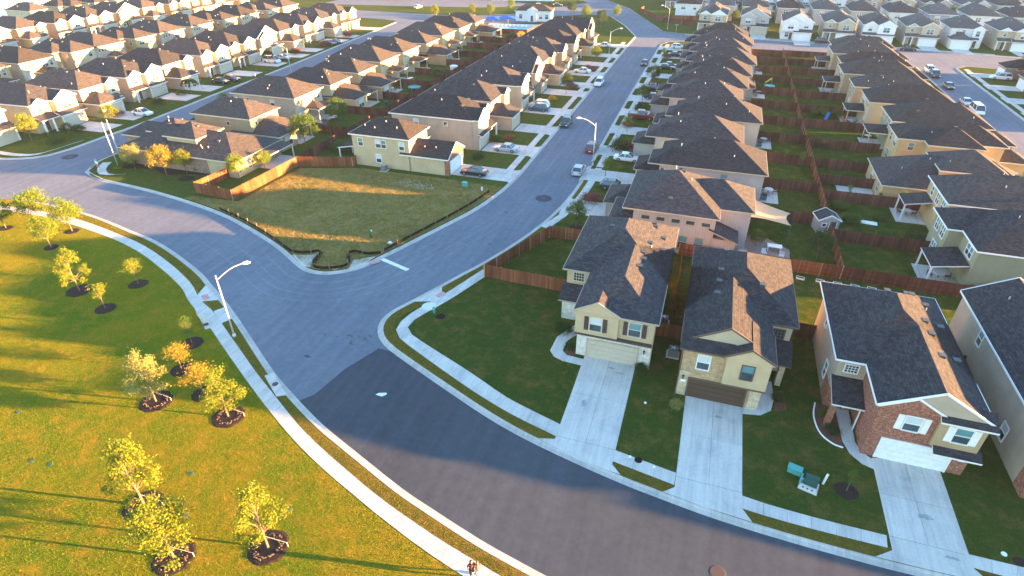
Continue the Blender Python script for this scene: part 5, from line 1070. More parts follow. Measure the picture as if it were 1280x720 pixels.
# shrubs
BU=[(-29.3,-36.0,1.9,'leaf_dark','large dark shrub left of the cream house walk',1),(-27.9,-38.7,1.3,'leaf_dark','shrub between the cream house and its curved walk',2),(-20.5,-39.9,1.4,'leaf_dark','shrub right of the beige garage door',3),(-16.9,-43.8,1.2,'leaf_pale','straggly pale shrub left of the dark brown garage',4),(-8.1,-40,1.2,'leaf_dark','shrub at the corner of the tan brick house porch',5),
(-113.3,-12.8,2.6,'leaf_green','rounded green shrub bed beside the two tall poles',6),(-110.3,-10.6,2.4,'leaf_dark','dark shrub behind the pale garden tree',7),(-113.2,-15.3,1.1,'leaf_gold','small yellow shrub by the corner walk',8),(-97.4,-10.6,2.2,'leaf_dark','dark hedge bush along the brick wall, right one',9),(-99.6,-10.8,2.2,'leaf_dark','dark hedge bush along the brick wall, left one',10),(-106.2,-10.8,1.8,'leaf_green','leafy shrub before the brick house entry',11),
(-33.4,-2.6,3.0,'leaf_red','broad red-tinged shrub beside the corner driveway',12),(-33.2,22.0,4.4,'leaf_dark','big dark shrub mass beside the white sedan',13),(-31.4,22.4,3.2,'leaf_red','red shrub behind the big dark shrub mass',14),(-34.0,36.2,2.4,'leaf_red','small red shrub before the red pickup',15),(-33,48.5,2.6,'leaf_dark','dark low shrub near the dark sedan driveway',16),(-32.8,69.5,2.6,'leaf_red','reddish shrub between driveways right of the central street',17),(-33.2,106,2.4,'leaf_red','far reddish shrub right of the central street',18),
(-53.6,50.4,2.0,'leaf_orange','orange-brown shrub before the third house left of the central street',19),(-51.8,62.2,3.0,'leaf_red','pink shrub left of the central street, nearest',20),(-54.4,68.6,3.6,'leaf_red','large pink shrub left of the central street beside the white cars',21),(-51.8,83,3.0,'leaf_red','round pink shrub beyond the white driveway car',22),(-56.3,18.6,2.4,'leaf_dark','dark shrub beside the silver sedan drive',23),(-56.4,9.3,2.0,'leaf_dark','round dark shrub on the lawn beside the dark sedan drive',24),(-54.2,20.6,1.8,'leaf_red','reddish shrub before the second house left of the street',25),(-54,106,2.6,'leaf_dark','dark shrub near the far white car',26),
(3.2,1.8,2.6,'leaf_green','bushy green garden plants beside the long fence',27),(6.6,-3.0,2.8,'leaf_green','bushy shrub by the raised garden behind the olive house',28),(11.3,-2.2,3.4,'leaf_dark','dark shrub mass beside the olive house corner',29),(2.6,6.4,2.4,'leaf_green','green vegetable plants along the long fence',30),(7.4,4.4,1.8,'leaf_green','small leafy plants in the middle garden bed',31),(13.8,-14.2,2.2,'leaf_bright','bright shrubs beside the covered corner patio',32),(9.6,-.9,.9,'leaf_gold','tiny yellow bush glowing beside the olive house',33),
(3.2,35.2,2.6,'leaf_dark','weeds by the long fence in the fourth right-hand yard',34),(4.5,57,3.4,'leaf_green','leafy shrub row by the blue slide, left part',35),(8,57.4,3.2,'leaf_green','leafy shrub row by the blue slide, right part',36),(3.5,85,3.6,'leaf_green','shrub in the yard with the trampoline',37),
(-139.2,-6.2,2.6,'leaf_dark','clipped dark shrub before the leftmost sunlit house',38),(-136.8,-7.6,3.4,'leaf_green','long hedge before the leftmost sunlit house',39),(-138.2,-1.4,2.4,'leaf_dark','dark shrubs beside the leftmost driveway',40),(-139.4,9.0,2.4,'leaf_red','reddish shrubs between the first and second sunlit garages',41),(-138,18.8,2.6,'leaf_dark','brown shrub bed beside the white sedan',42),(-139.4,27,2.2,'leaf_green','shrubs on the lawn before the fourth sunlit house',43),(-141.6,45,1.4,'leaf_orange','small orange bush by a sunlit garage',44),(-142.4,76,2.8,'leaf_dark','dark shrub before the green lawn across the left street',45),(-143.4,78.8,2.4,'leaf_red','red shrub before the green lawn across the left street',46),(-141.2,90,3.2,'leaf_red','pink shrub beside the dark car across the left street',47),(-142.8,107,3.6,'leaf_red','pair of pink shrubs at the last house across the left street',48),
(-87,29,2.4,'leaf_green','shrubs in the sunlit back yard corner',49),(-88.6,64,4.4,'leaf_green','tall shrub by the white tank in the back yards',50),(-81.6,6,4.6,'leaf_green','long green shrub behind the cream corner-lot house',51),(-82.5,14.5,4.2,'leaf_dark','overgrown shrub along the long back fence',52),(-82,22,3.6,'leaf_green','flowering shrub along the long back fence',53),(-86,120,4.5,'leaf_dark','dark shrubs beside the pool fence',54),(-85.5,126,3.6,'leaf_orange','bright orange shrub beside the pool fence',55),
(-4.2,-41,1.2,'leaf_green','low green plants in the white-edged bed',56),(-4.0,-42.8,1.2,'leaf_dark','dark low plants in the white-edged bed',57),(-1.7,-41.6,1.1,'leaf_bright','bright green plants along the brick wall of the third house, rear',58),(-1.5,-43.3,1.1,'leaf_bright','bright green plants along the brick wall of the third house, front',59)]
for x,y,s,mt,lb,sd in BU: bush(x,y,s,lb,mt,.75 if s<3 else .6,1+sd%5,'garden shrubs')
# ---------------------------------------------------------------- street lamps
def lamp(x,y,h,ang,label,arm=2.7,base=ZB,r=.09):
    o=thing('street_lamp',label,'street lamp',(x,y,base),ang,'street lamps')
    link('pole',MB().tube([(0,0,0),(0,0,.3)],.17,12).tube([(0,0,.3),(0,0,h)],[r,r*.65],12).mesh('pole',['metal_light'],True),o)
    P=[(0,0,h-.55)]+[(arm*t,0,h-.55+1.35*math.sin(t*pi/2)) for t in (.12,.3,.5,.7,.88,1)]
    link('arm',MB().tube(P,.05,8).mesh('arm',['metal_light'],True),o)
    link('lamp_head',MB().tube([(arm-.1,0,h+.82),(arm+.1,0,h+.86),(arm+.45,0,h+.86),(arm+.72,0,h+.82)],[.06,.15,.17,.05],10).mesh('lamp_head',['lamp_white'],True),o)
lamp(-61.9,-47.7,7.5,radians(38),'tall street lamp on the park verge with its curved arm over the road junction')
lamp(-36.2,12.5,7.5,radians(200),'street lamp at the right kerb of the central street beside the dark red car')
lamp(-50.4,105.3,6.8,radians(0),'street lamp on the left verge near the far end of the central street')
lamp(-38.1,157.2,7.2,radians(200),'street lamp at the far corner before the white-porched house')
lamp(-125.8,51.4,7.2,radians(180),'thin street lamp in front of the houses along the left-hand street')
for k,(x,y,h,lb) in enumerate([(-115.1,-13.5,7.6,'front of the two tall slim banner poles at the left corner'),(-116.3,-11.6,7.4,'rear of the two tall slim banner poles at the left corner')]):
    o=thing('banner_pole',lb,'pole',(x,y,ZB),radians(150),'banner poles at the corner'); link('pole',MB().tube([(0,0,0),(0,0,h)],[.09,.06],10).mesh('pole',['metal_light'],True),o)
    m=MB(); 
    for j in range(6):
        z0=h-3.6+j*.6; m.box(.07,.07+.42-.05*j,-.02+.03*sin(j),.02+.03*sin(j),z0,z0+.6,j%2)
    link('banner',m.mesh('banner',['cloth_pink','cloth_white']),o)
o=thing('corner_sign','small green, white and pink advertising board on the left corner verge','sign',(-116.4,-16.1,ZB),radians(-20))
link('post',MB().box(-.05,.05,-.05,.05,0,.7).mesh('post',['trim_white']),o); link('board',MB().box(-.55,.55,-.05,.05,.5,1.1,0).box(-.55,.55,-.05,.05,1.1,1.55,1).box(-.4,.5,-.08,.08,1.55,1.8,2).mesh('board',['cloth_pink','white_plain','plastic_teal']),o)
o=thing('street_sign','green street name sign on the verge by the far corner','sign',(-34.4,150.5,ZB),0); link('post',MB().tube([(0,0,0),(0,0,2.6)],.04,6).mesh('post',['metal_light']),o); link('sign_blade',MB().box(-.7,.7,-.02,.02,2.5,2.8).mesh('sign_blade',['plastic_teal']),o)
# ---------------------------------------------------------------- cars
def car_meshes(kind,paint):
    def mk():
        L,Wd,H={'sedan':(4.7,1.8,1.45),'suv':(4.8,1.9,1.75),'hatch':(4.3,1.75,1.5),'pickup':(5.6,1.95,1.85),'van':(5.2,2.0,2.0)}[kind]
        x0=-L/2; belt={'sedan':.88,'suv':1.05,'hatch':.92,'pickup':1.1,'van':1.1}[kind]; hw=Wd/2
        # stations from front (+x): x, top z of body, half width, bottom z
        prof=[(L/2,.55,hw*.62,.32),(L/2-.12,.70,hw*.86,.24),(L/2-.6,belt-.12,hw*.96,.2),(L/2-1.3,belt-.02,hw,.2),(0,belt,hw,.2),(-L/2+.9,belt+.02,hw,.2),(-L/2+.3,belt,hw*.97,.24),(-L/2+.05,belt-.08,hw*.88,.28),(-L/2,belt-.25,hw*.75,.36)]
        m=MB(); rings=[]
        for x,zt,w_,zb in prof:
            i=len(m.v); m.v+=[(x,-w_*.92,zb),(x,-w_,zb+.18),(x,-w_,zt-.16),(x,-w_*.9,zt-.01),(x,-w_*.4,zt+.03),(x,w_*.4,zt+.03),(x,w_*.9,zt-.01),(x,w_,zt-.16),(x,w_,zb+.18),(x,w_*.92,zb)]; rings.append(i)
        for a,b in zip(rings,rings[1:]):
            for j in range(10): m.f.append((a+j,a+(j+1)%10,b+(j+1)%10,b+j)[::-1]); m.m.append(0)
        m.f.append(tuple(rings[0]+j for j in range(10))[::-1]); m.m.append(0); m.f.append(tuple(rings[-1]+j for j in range(10))); m.m.append(0)
        cab={'sedan':(L/2-1.25,L/2-2.05,-L/2+1.45,-L/2+.75),'suv':(L/2-1.2,L/2-1.95,-L/2+.55,-L/2+.15),'hatch':(L/2-1.05,L/2-1.9,-L/2+.7,-L/2+.2),'pickup':(L/2-1.5,L/2-2.2,-.35-.35,-.75),'van':(L/2-.55,L/2-1.4,-L/2+.3,-L/2+.1)}[kind]
        f0,f1,r1,r0=cab; wb,wt=hw*.93,hw*.72; zt=H
        g=MB(); B=[(f0,-wb,belt-.03),(f0,wb,belt-.03),(r0,wb,belt-.03),(r0,-wb,belt-.03)]; Tt=[(f1,-wt,zt-.05),(f1,wt,zt-.05),(r1,wt,zt-.05),(r1,-wt,zt-.05)]
        for j in range(4): g.face([B[j],B[(j+1)%4],Tt[(j+1)%4],Tt[j]])
        ro=MB(); e=.03; ro.face([(f1+e,-wt-e,zt-.06),(f1+e,wt+e,zt-.06),(f1-.15,wt*.9,zt),(f1-.15,-wt*.9,zt)]); ro.face([(r1-e,wt+e,zt-.06),(r1-e,-wt-e,zt-.06),(r1+.1,-wt*.9,zt-.01),(r1+.1,wt*.9,zt-.01)])
        ro.face([(f1-.15,-wt*.9,zt),(f1-.15,wt*.9,zt),(r1+.1,wt*.9,zt-.01),(r1+.1,-wt*.9,zt-.01)])
        for s in (-1,1): q=[(f1+e,s*(wt+e),zt-.06),(f1-.15,s*wt*.9,zt),(r1+.1,s*wt*.9,zt-.01),(r1-e,s*(wt+e),zt-.06)]; ro.face(q if s<0 else q[::-1])
        off=len(m.v); m.v+=ro.v; m.f+=[tuple(i+off for i in f) for f in ro.f]; m.m+=ro.m
        for s in (-1,1):
            xs=[(f0,f1),((f0+r0)/2-.05,(f1+r1)/2-.05),(r0,r1)]
            for b_,t_ in xs: m.obox((b_,s*(wb+.01),belt-.03),(t_,s*(wt+.02),zt-.05),.09,.05)
        if kind=='pickup':
            m.box(-L/2+.1,-.8,-hw+.12,hw-.12,belt-.02,belt+.03,1)
        body=m.mesh('body',['paint_%s_car'%paint,'metal_dark'],False); gl=g.mesh('window',['glass'])
        return body,gl,(L,Wd,belt)
    return cached(('car',kind,paint),mk)
def wheel_mesh():
    m=MB(); m.tube([(0,-.11,0),(0,.11,0)],.33,14); return m.mesh('wheel',['tyre'])
def rim_mesh():
    m=MB(); m.tube([(0,-.125,0),(0,.125,0)],.2,10); return m.mesh('rim',['rim'])
def car(kind,paint,x,y,head,label,group='parked cars',z=.02):
    body,gl,(L,Wd,belt)=car_meshes(kind,paint)
    o=thing('parked_'+{'sedan':'car','suv':'suv','hatch':'car','pickup':'pickup','van':'van'}[kind],label,{'pickup':'pickup truck','van':'van','suv':'suv'}.get(kind,'car'),(x,y,z),radians(head),group)
    link('body',body,o); link('window',gl,o)
    for a in (L/2-.9,-L/2+.95):
        for s in (-1,1):
            wh=link('wheel',cached('wheel',wheel_mesh),o,(a,s*(Wd/2-.1),.33)); link('rim',cached('rim',rim_mesh),wh)
    for s in (-1,1):
        link('headlight',cached(('hl',),lambda:MB().box(-.1,.02,-.18,.18,-.07,.07).mesh('headlight',['lamp_white'])),o,(L/2-.09,s*(Wd/2-.32),.66))
        link('taillight',cached(('tl',),lambda:MB().box(-.02,.1,-.14,.14,-.12,.1).mesh('taillight',['lamp_red'])),o,(-L/2+.03,s*(Wd/2-.26),belt-.2))
    link('number_plate',cached(('np',),lambda:MB().box(-.01,.02,-.25,.25,-.07,.07).mesh('number_plate',['white_plain'])),o,(-L/2-.02,0,.6))
    return o
DZ=.15
CARS=[('sedan','black',-54.3,1.9,180,'black sedan on the driveway beside the empty lot',DZ),('sedan','silver',-52.9,14.6,180,'silver sedan on the driveway just beyond the black sedan',DZ),
('suv','blue',-54.4,41.4,180,'blue suv nearest the street on the shared left driveway',DZ),('suv','white',-55.0,43.9,180,'white suv beside the blue suv',DZ),('suv','green',-46.2,33.4,-90,'dark green suv parked at the left kerb of the central street',0),
('suv','white',-46.2,68.5,-90,'white suv parked at the left kerb of the central street',0),('sedan','white',-53.0,79.6,180,'white sedan on a driveway beside the pink shrubs',DZ),('sedan','white',-54.2,116.8,180,'white sedan on the farthest left driveway of the central street',DZ),
('sedan','black',-38.2,95.2,-90,'black sedan parked at the right kerb, far up the central street',0),('suv','red',-37.9,20.2,90,'dark red suv at the right kerb beside the street lamp',0),('hatch','silver',-37.8,8.6,90,'silver hatchback at the right kerb below the street lamp',0),
('sedan','white',-30.9,16.6,0,'white sedan on the second driveway right of the central street',DZ),('hatch','teal',-31.0,3.4,0,'dark teal hatchback on the first driveway right of the central street',DZ),('pickup','red',-32.0,42.6,0,'dark red pickup on a driveway right of the central street',DZ),
('pickup','black',-32.4,66.2,0,'black pickup beside the dark sedan right of the central street',DZ),('sedan','navy',-31.2,58.9,0,'dark blue sedan just before the black pickup',DZ),('sedan','black',-31.8,91.2,0,'nearer of two dark cars on a far driveway right of the central street',DZ),('sedan','navy',-31.0,94.0,0,'farther of two dark cars on a far driveway right of the central street',DZ),
('sedan','black',-30.8,109,0,'black sedan on the driveway before the last one right of the central street',DZ),('hatch','white',-31.2,122,0,'white hatchback on the last driveway right of the central street',DZ),
('sedan','white',-135.0,11.3,0,'white sedan parked at the foot of a sunlit driveway across the left street',DZ),('sedan','black',-138.5,39.4,0,'front black car on the driveway across the left street',DZ),('sedan','black',-137.6,42.4,0,'rear black car on the driveway across the left street',DZ),('van','white',-141.4,63.8,0,'white van on a driveway across the left street',DZ),('sedan','silver',-141.2,68.6,0,'silver car beside the white van',DZ),
('sedan','navy',-139.4,94.6,0,'dark blue car across the left street near its far end',DZ),('sedan','red',-140.4,92.2,0,'red car beside the dark blue car across the left street',DZ),('sedan','red',-116.4,-5.8,180,'dark red car on the drive of the low brick house',DZ),
('suv','white',37.2,110.7,-90,'white suv at the near kerb of the right-hand street beside the cross street',0),('suv','black',37.2,105.2,-90,'black suv right behind the white suv in the right-hand street',0),('sedan','black',37.4,92.5,-90,'black car at the kerb of the right-hand street, half hidden by a roof',0),('sedan','silver',37.2,77.2,-90,'silver car at the kerb of the right-hand street',0),('van','white',37.4,70.2,-90,'white minivan nearest at the kerb of the right-hand street',0),
('suv','white',52.6,106.6,180,'white suv on the driveway across the right-hand street',DZ),('sedan','black',38.0,141.5,0,'low black car at the kerb of the upper cross street',0),('suv','black',13.6,146.0,0,'dark suv beside the plain white house on the upper cross street',0),
('sedan','white',-100,200,10,'white car in the far car park beyond the pool',DZ),('sedan','navy',-92,203,10,'dark car in the far car park beyond the pool',DZ),('sedan','white',-150,178,80,'white car on the far road at the top',DZ)]
for c in CARS: car(c[0],c[1],c[2],c[3],c[4],c[5],z=c[6]+.005)
# ---------------------------------------------------------------- small things
def simple(name,mesh,label,cat,loc,rz=0,group=None): return tag(link(name,mesh,None,loc,rz),label,cat,group)
def ac(x,y,label,rz=0,z=ZB):
    o=thing('air_conditioner',label,'air conditioner',(x,y,z),rz,'air conditioning units')
    link('pad',MB().box(-.65,.65,-.65,.65,0,.08).mesh('pad',['concrete']),o); m=MB(); m.box(-.45,.45,-.45,.45,.08,.85)
    for k in range(10): m.box(-.47,.47,-.47,.47,.14+k*.07,.17+k*.07)
    link('housing',cached('acb',lambda:m.mesh('housing',['ac_grey'])),o)
    f=MB(); f.tube([(0,0,.85),(0,0,.9)],.36,18,0); 
    for k in range(5): f.obox((0,0,.92),(.33*cos(k*1.257),.33*sin(k*1.257),.92),.12,.01,1)
    link('fan_grille',cached('acf',lambda:f.mesh('fan_grille',['metal_dark','metal_light'])),o)
ac(-19.4,-31.2,'air conditioner behind the short fence beside the cream house'); ac(-17.9,-36.4,'air conditioner on a pad left of the tan brick house'); ac(6.6,-41.0,'air conditioner right of the red brick house'); ac(-69.6,-1.1,'air conditioner against the cream house wall at the empty lot')
x,y=T['util_disc']; o=simple('utility_cover',MB().disc(0,0,0,.75,.75,24,h=.06).mesh('utility_cover',['metal_light']),'round grey utility cover on the corner lawn','utility cover',(x,y,ZB))
for k,(dx,dy) in enumerate([(0,0)]): pass
x,y=T['util_green']; simple('utility_pedestal',MB().tube([(0,0,0),(0,0,.7),(0,0,.8)],[.16,.16,.09],10).mesh('utility_pedestal',['plastic_teal'],True),'small green utility pedestal on the corner lawn','utility pedestal',(x,y,ZB))
x,y=T['util_black']; simple('utility_pit',MB().disc(0,0,0,.5,.45,18,h=.07).box(-.2,-.1,-.1,.05,.07,.12).box(.1,.2,0,.1,.07,.11).mesh('utility_pit',['silt_black']),'black meter pit lid on the corner lawn','utility cover',(x,y,ZB))
x,y=T['tbox1']; o=thing('transformer_box','light teal utility box on the lawn between the second and third driveways','utility box',(x,y,ZB),radians(-15)); o.scale=(.9,.8,.8); link('body',MB().box(-.55,.55,-.35,.35,0,.55).mesh('body',['plastic_teal']),o); link('lid',MB().box(-.6,.6,-.4,.4,.55,.66).mesh('lid',['plastic_teal']),o)
x,y=T['tbox2']; o=thing('transformer','dark green transformer with open grey front beside the light teal box','utility box',(x,y,ZB),radians(-15)); o.scale=(.72,.72,.72); link('pad',MB().box(-.95,.95,-.9,.8,0,.1).mesh('pad',['concrete_pale']),o); link('housing',MB().box(-.55,.75,-.4,.75,.1,1.0).box(-.6,.8,.2,.8,1.0,1.06).mesh('housing',['plastic_green']),o); link('front_panel',MB().box(-.85,.75,-.7,-.45,.1,.5).mesh('front_panel',['metal_light']),o)
m=MB(); [m.tube([(-.5+k*.45,-.72,.3),(-.5+k*.45,-.66,.3)],.12,10) for k in range(3)]; link('meter_socket',m.mesh('meter_socket',['metal_dark']),o); link('side_panel',MB().box(-.98,-.8,-.5,.6,.1,.9).mesh('side_panel',['plastic_teal']),o)
x,y=T['pipe']; simple('marker_post',MB().tube([(0,0,0),(.12,.12,1.0)],.09,8).mesh('marker_post',['white_plain']),'white marker post right of the dark green transformer','post',(x,y,ZB))
x,y=T['disc1']; simple('utility_cover',MB().disc(0,0,0,.17,.17,14,h=.08).mesh('utility_cover',['white_plain']),'small white cleanout cap near the bottom right pavement','utility cover',(x,y,ZB))
x,y=T['disc2']; simple('mulch_patch',MB().disc(0,0,0,.45,.35,14,h=.03).mesh('mulch_patch',['mulch']),'dark round meter lid beside the white cap at the bottom right','utility cover',(x,y,ZB))
for k,(x,y,lb) in enumerate([(-19.95,-50.95,'white cleanout cap beside the pavement between the first two driveways, left one'),(-17.95,-51.4,'white cleanout cap between the first two driveways, right one'),(-19.6,-44.2,'white cap on the grass right of the first driveway')]):
    simple('utility_cover',MB().disc(0,0,0,.12,.12,10,h=.06).mesh('utility_cover',['white_plain']),lb,'utility cover',(x,y,ZB))
simple('utility_cover',MB().disc(0,0,0,.3,.3,12,h=.05).mesh('utility_cover',['silt_black']),'dark meter lid beside the short pavement between the first two driveways','utility cover',(-19.25,-51.1,ZB))
# irrigation lids on the park lawn
for k,(x,y) in enumerate([(-66.2,-66.6),(-52.9,-63.6),(-50.4,-66.8),(-75,-63.2),(-72.6,-62.9),(-43.4,-63.9),(-64.4,-66.4)]):
    simple('valve_box',cached('vb',lambda:MB().disc(0,0,0,.2,.16,12,h=.03).mesh('valve_box',['plastic_green'])),'small dark green valve box lid lying in the park grass, one of several','valve box',(x,y,ZB),group='valve boxes in the park lawn')
# bench by the park path
b=T['bench']; bx=(b[0][0]+b[1][0])/2; by=(b[0][1]+b[1][1])/2; ang=math.atan2(b[1][1]-b[0][1],b[1][0]-b[0][0])
o=thing('park_bench','pale bench on the pad beside the park path','bench',(bx,by,ZB),ang); L_=1.0
for k in range(4): link('seat',cached(('seatb',),lambda:MB().box(-1.0,1.0,-.05,.05,.42,.47).mesh('seat',['trim_cream'])),o,(0,-.2+k*.12,0))
for k in range(2): link('backrest',cached(('backb',),lambda:MB().box(-1.0,1.0,-.02,.02,0,.12).mesh('backrest',['trim_cream'])),o,(0,-.32,.6+k*.18))
for a in (-.8,.8): link('leg',cached(('legb',),lambda:MB().box(-.04,.04,-.25,.2,0,.42).box(-.04,.04,-.33,-.27,0,.9).mesh('leg',['metal_dark'])),o,(a,0,0))
# lot oddments
x,y=T['greenpost']; simple('utility_pedestal',MB().tube([(0,0,0),(0,0,1.0),(0,0,1.15)],[.2,.24,.12],10).mesh('utility_pedestal',['plastic_green'],True),'green utility post standing in the weeds of the empty lot','utility pedestal',(x,y,ZB))
x,y=T['whitebag']; simple('sand_bag',MB().tube([(-.3,0,.15),(0,0,.2),(.3,0,.15)],[.12,.22,.12],8).mesh('sand_bag',['cloth_white'],True),'white sack at the edge of the empty lot by the bare soil','bag',(x,y,ZB))
x,y=T['lotgreen']; simple('utility_box',MB().box(-.4,.4,-.3,.3,0,.7).box(-.43,.43,-.33,.33,.7,.76).mesh('utility_box',['plastic_teal']),'teal utility box on the empty lot near the black sedan','utility box',(x,y,ZB))
x,y=T['lotwhite']; simple('utility_pedestal',MB().tube([(0,0,0),(0,0,.6)],.14,8).mesh('utility_pedestal',['white_plain']),'small white post on the empty lot near the black sedan','utility pedestal',(x,y,ZB))
m=MB()
for k in range(90):
    a=R.uniform(0,2*pi); q=R.uniform(0,1)**.7; X=cos(a)*q*3.8; Y=sin(a)*q*1.3; s=R.uniform(.03,.10); m.box(X-s,X+s,Y-s*.7,Y+s*.7,0,s*1.1)
tag(link('rubble',m.mesh('rubble',['concrete_kerb']),None,(-61.5,-5.2,ZB)),kind='stuff')
# yards
o=thing('garden_shed','small grey shed with grey hipped roof against the long fence','shed',(-1.6,-3.3,ZB),radians(12))
link('wall',MB().box(0,2.6,0,2.4,0,2.1).mesh('wall',['siding_grey']),o); mr=MB(); mf=MB(); mw=MB(); roof_geo(mr,mf,mw,0,2.6,0,2.4,2.1,axis='y',e0='g',e1='g',oh=.2,t=.5); link('roof',mr.mesh('roof',['shingle']),o); link('gable',mw.mesh('gable',['siding_grey']),o); link('trim',mf.mesh('trim',['trim_white']),o)
link('door',MB().box(1.35,2.2,-.06,0,.05,1.95).mesh('door',['metal_dark']),o); link('door_frame',MB().box(1.25,1.35,-.08,0,0,2.0).box(2.2,2.3,-.08,0,0,2.0).box(1.25,2.3,-.08,0,2.0,2.08).mesh('door_frame',['trim_white']),o); w_=link('window',window_mesh(.45,.45,'n','trim_white'),o,(.65,0,1.4)); link('pane',pane_mesh(.45,.45,'glass',-.22,.22),w_)
# sail shade: sagging four-point cloth on posts
o=thing('shade_sail','large sand-coloured shade sail stretched over the pink patio','shade sail',(0,0,ZB))
P=[(-12.1,-8.3,3.4),(-5.9,-8.9,3.2),(-5.6,-4.0,2.8),(-12.0,-1.6,3.9)]
m=MB(); n=12; V=[]
for i in range(n+1):
    for j in range(n+1):
        s_=i/n; t_=j/n; sp=s_+.10*math.sin(pi*t_)*(0.5-s_)*2*1.0*.9; tp=t_+.10*math.sin(pi*s_)*(0.5-t_)*2*.9
        V.append(tuple(P[0][c]*(1-sp)*(1-tp)+P[1][c]*sp*(1-tp)+P[2][c]*sp*tp+P[3][c]*(1-sp)*tp-(.35*math.sin(pi*s_)*math.sin(pi*t_) if c==2 else 0) for c in range(3)))
m.v=V; m.f=[(i*(n+1)+j,(i+1)*(n+1)+j,(i+1)*(n+1)+j+1,i*(n+1)+j+1) for i in range(n) for j in range(n)]; m.m=[0]*len(m.f); link('cloth',m.mesh('cloth',['fabric_sail'],True),o)
for p in P: link('post',MB().tube([(p[0],p[1],0),(p[0],p[1],p[2]+.1)],.06,8).mesh('post',['metal_dark']),o)
poly_slab('patio',[(-12.6,-14.6),(-5.6,-14.4),(-5.4,-9.5),(-8,-7),(-12.6,-6)],.14,'paving_pink') 
simple('garden_table',MB().box(-.9,.9,-.5,.5,.7,.76).box(-.8,-.72,-.4,.4,0,.7).box(.72,.8,-.4,.4,0,.7).mesh('garden_table',['white_plain']),'light blue-white table on the patio beside the sail','table',(-7.4,-10.3,.14))
for k,(x,y,a,lb) in enumerate([(-8.7,-12,.3,'left'),(-6.6,-12.2,-.2,'right')]):
    o=thing('garden_chair','patio chair below the white table, %s one'%lb,'chair',(x,y,.14),a,'patio chairs'); link('seat',MB().box(-.3,.3,-.3,.3,.38,.44).mesh('seat',['metal_light']),o); link('backrest',MB().box(-.3,.3,.26,.32,.44,.9).mesh('backrest',['metal_light']),o)
    for a_ in (-.26,.26):
        for b_ in (-.26,.26): link('leg',cached('cleg',lambda:MB().box(-.025,.025,-.025,.025,0,.38).mesh('leg',['metal_light'])),o,(a_,b_,0))
for k,x in enumerate([-4.6,-2.4,-.5,1.4,3.2]):
    o=thing('raised_bed','white-framed raised planter in the row behind the near fence, %s from the left'%ORD[k],'planter',(x,-16.7,ZB),-.15,'raised planters'); o.scale=(.62,.62,.7)
    link('frame',cached('rbf',lambda:MB().box(-.75,.75,-.4,-.33,0,.3).box(-.75,.75,.33,.4,0,.3).box(-.75,-.68,-.33,.33,0,.3).box(.68,.75,-.33,.33,0,.3).mesh('frame',['trim_white'])),o); link('soil',cached('rbs',lambda:MB().box(-.68,.68,-.33,.33,0,.22).mesh('soil',['mulch'])),o)
def playset(x,y,a,cols,label,name='slide',cat='slide'):
    o=thing(name,label,cat,(x,y,ZB),a); link('chute',MB().obox((0,0,.2),(1.6,0,1.3),.5,.06,0).obox((0,-.27,.28),(1.6,-.27,1.4),.05,.16,0).obox((0,.27,.28),(1.6,.27,1.4),.05,.16,0).mesh('chute',[cols[0]]),o); link('ladder',MB().obox((1.7,-.25,0),(1.6,-.25,1.5),.05,.05,0).obox((1.7,.25,0),(1.6,.25,1.5),.05,.05,0).box(1.6,1.72,-.25,.25,.4,.45).box(1.6,1.7,-.25,.25,.85,.9).mesh('ladder',[cols[1]]),o)
playset(5.2,53.4,1.2,['plastic_blue','plastic_teal'],'blue plastic slide in a right-hand back yard'); playset(9.6,52.6,2.4,['plastic_red','plastic_yellow'],'red plastic play slide right of the blue slide'); playset(-6,82.4,.4,['plastic_yellow','plastic_teal'],'yellow plastic toy slide in a left-hand back yard')
def trampoline(x,y,r_,label,mat='plastic_blue'):
    o=thing('trampoline',label,'trampoline',(x,y,ZB)); link('mat',MB().disc(0,0,.7,r_*.8,r_*.8,20,h=.02).mesh('mat',['silt_black' if mat=='plastic_blue' else mat]),o); m=MB(); m.tube([(cos(2*pi*k/20)*r_,sin(2*pi*k/20)*r_,.72) for k in range(21)],.12,6,cap=False); link('frame',m.mesh('frame',[mat]),o)
    for k in range(4): link('leg',cached(('tleg',),lambda:MB().tube([(0,0,0),(0,0,.7)],.04,6).mesh('leg',['metal_light'])),o,(cos(k*pi/2)*r_,sin(k*pi/2)*r_,0))
trampoline(8.6,87.5,1.6,'blue-rimmed trampoline in a far right-hand back yard'); trampoline(-5.2,77.8,1.2,'small teal trampoline in a far left-hand back yard','plastic_teal')
trampoline(-88.5,49,1.5,'teal trampoline in the sunlit back yards left of the central street','plastic_teal')
simple('garden_table',MB().box(-1.1,1.1,-.55,.55,.02,.1).mesh('garden_table',['white_plain']),'white board lying on the grass of the planted garden','board',(5.8,2.6,ZB),-.1)
simple('wading_pool',MB().disc(0,0,0,.9,.5,16,h=.25).mesh('wading_pool',['plastic_blue']),'small blue wading pool beside the garden shrubs','wading pool',(7.9,-4.0,ZB))
simple('garden_bin',MB().tube([(0,0,0),(0,0,1.0)],[.35,.42],10).mesh('garden_bin',['plastic_green']),'green round bin in the sunlit back yard','bin',(-88.4,34.5,ZB))
simple('water_tank',MB().tube([(0,0,0),(0,0,1.6)],[.9,1.1],14).mesh('water_tank',['white_plain']),'white tub in the far back yards left of the central street','tank',(-86.8,70,ZB))
simple('dog_house',MB().box(-.5,.5,-.4,.4,0,.8).face([(-.6,-.5,.75),(.6,-.5,.75),(.6,0,1.2),(-.6,0,1.2)]).face([(.6,.5,.75),(-.6,.5,.75),(-.6,0,1.2),(.6,0,1.2)]).mesh('dog_house',['white_plain']),'small white dog house inside the orange fenced yard','dog house',(-91.6,-11.0,ZB))
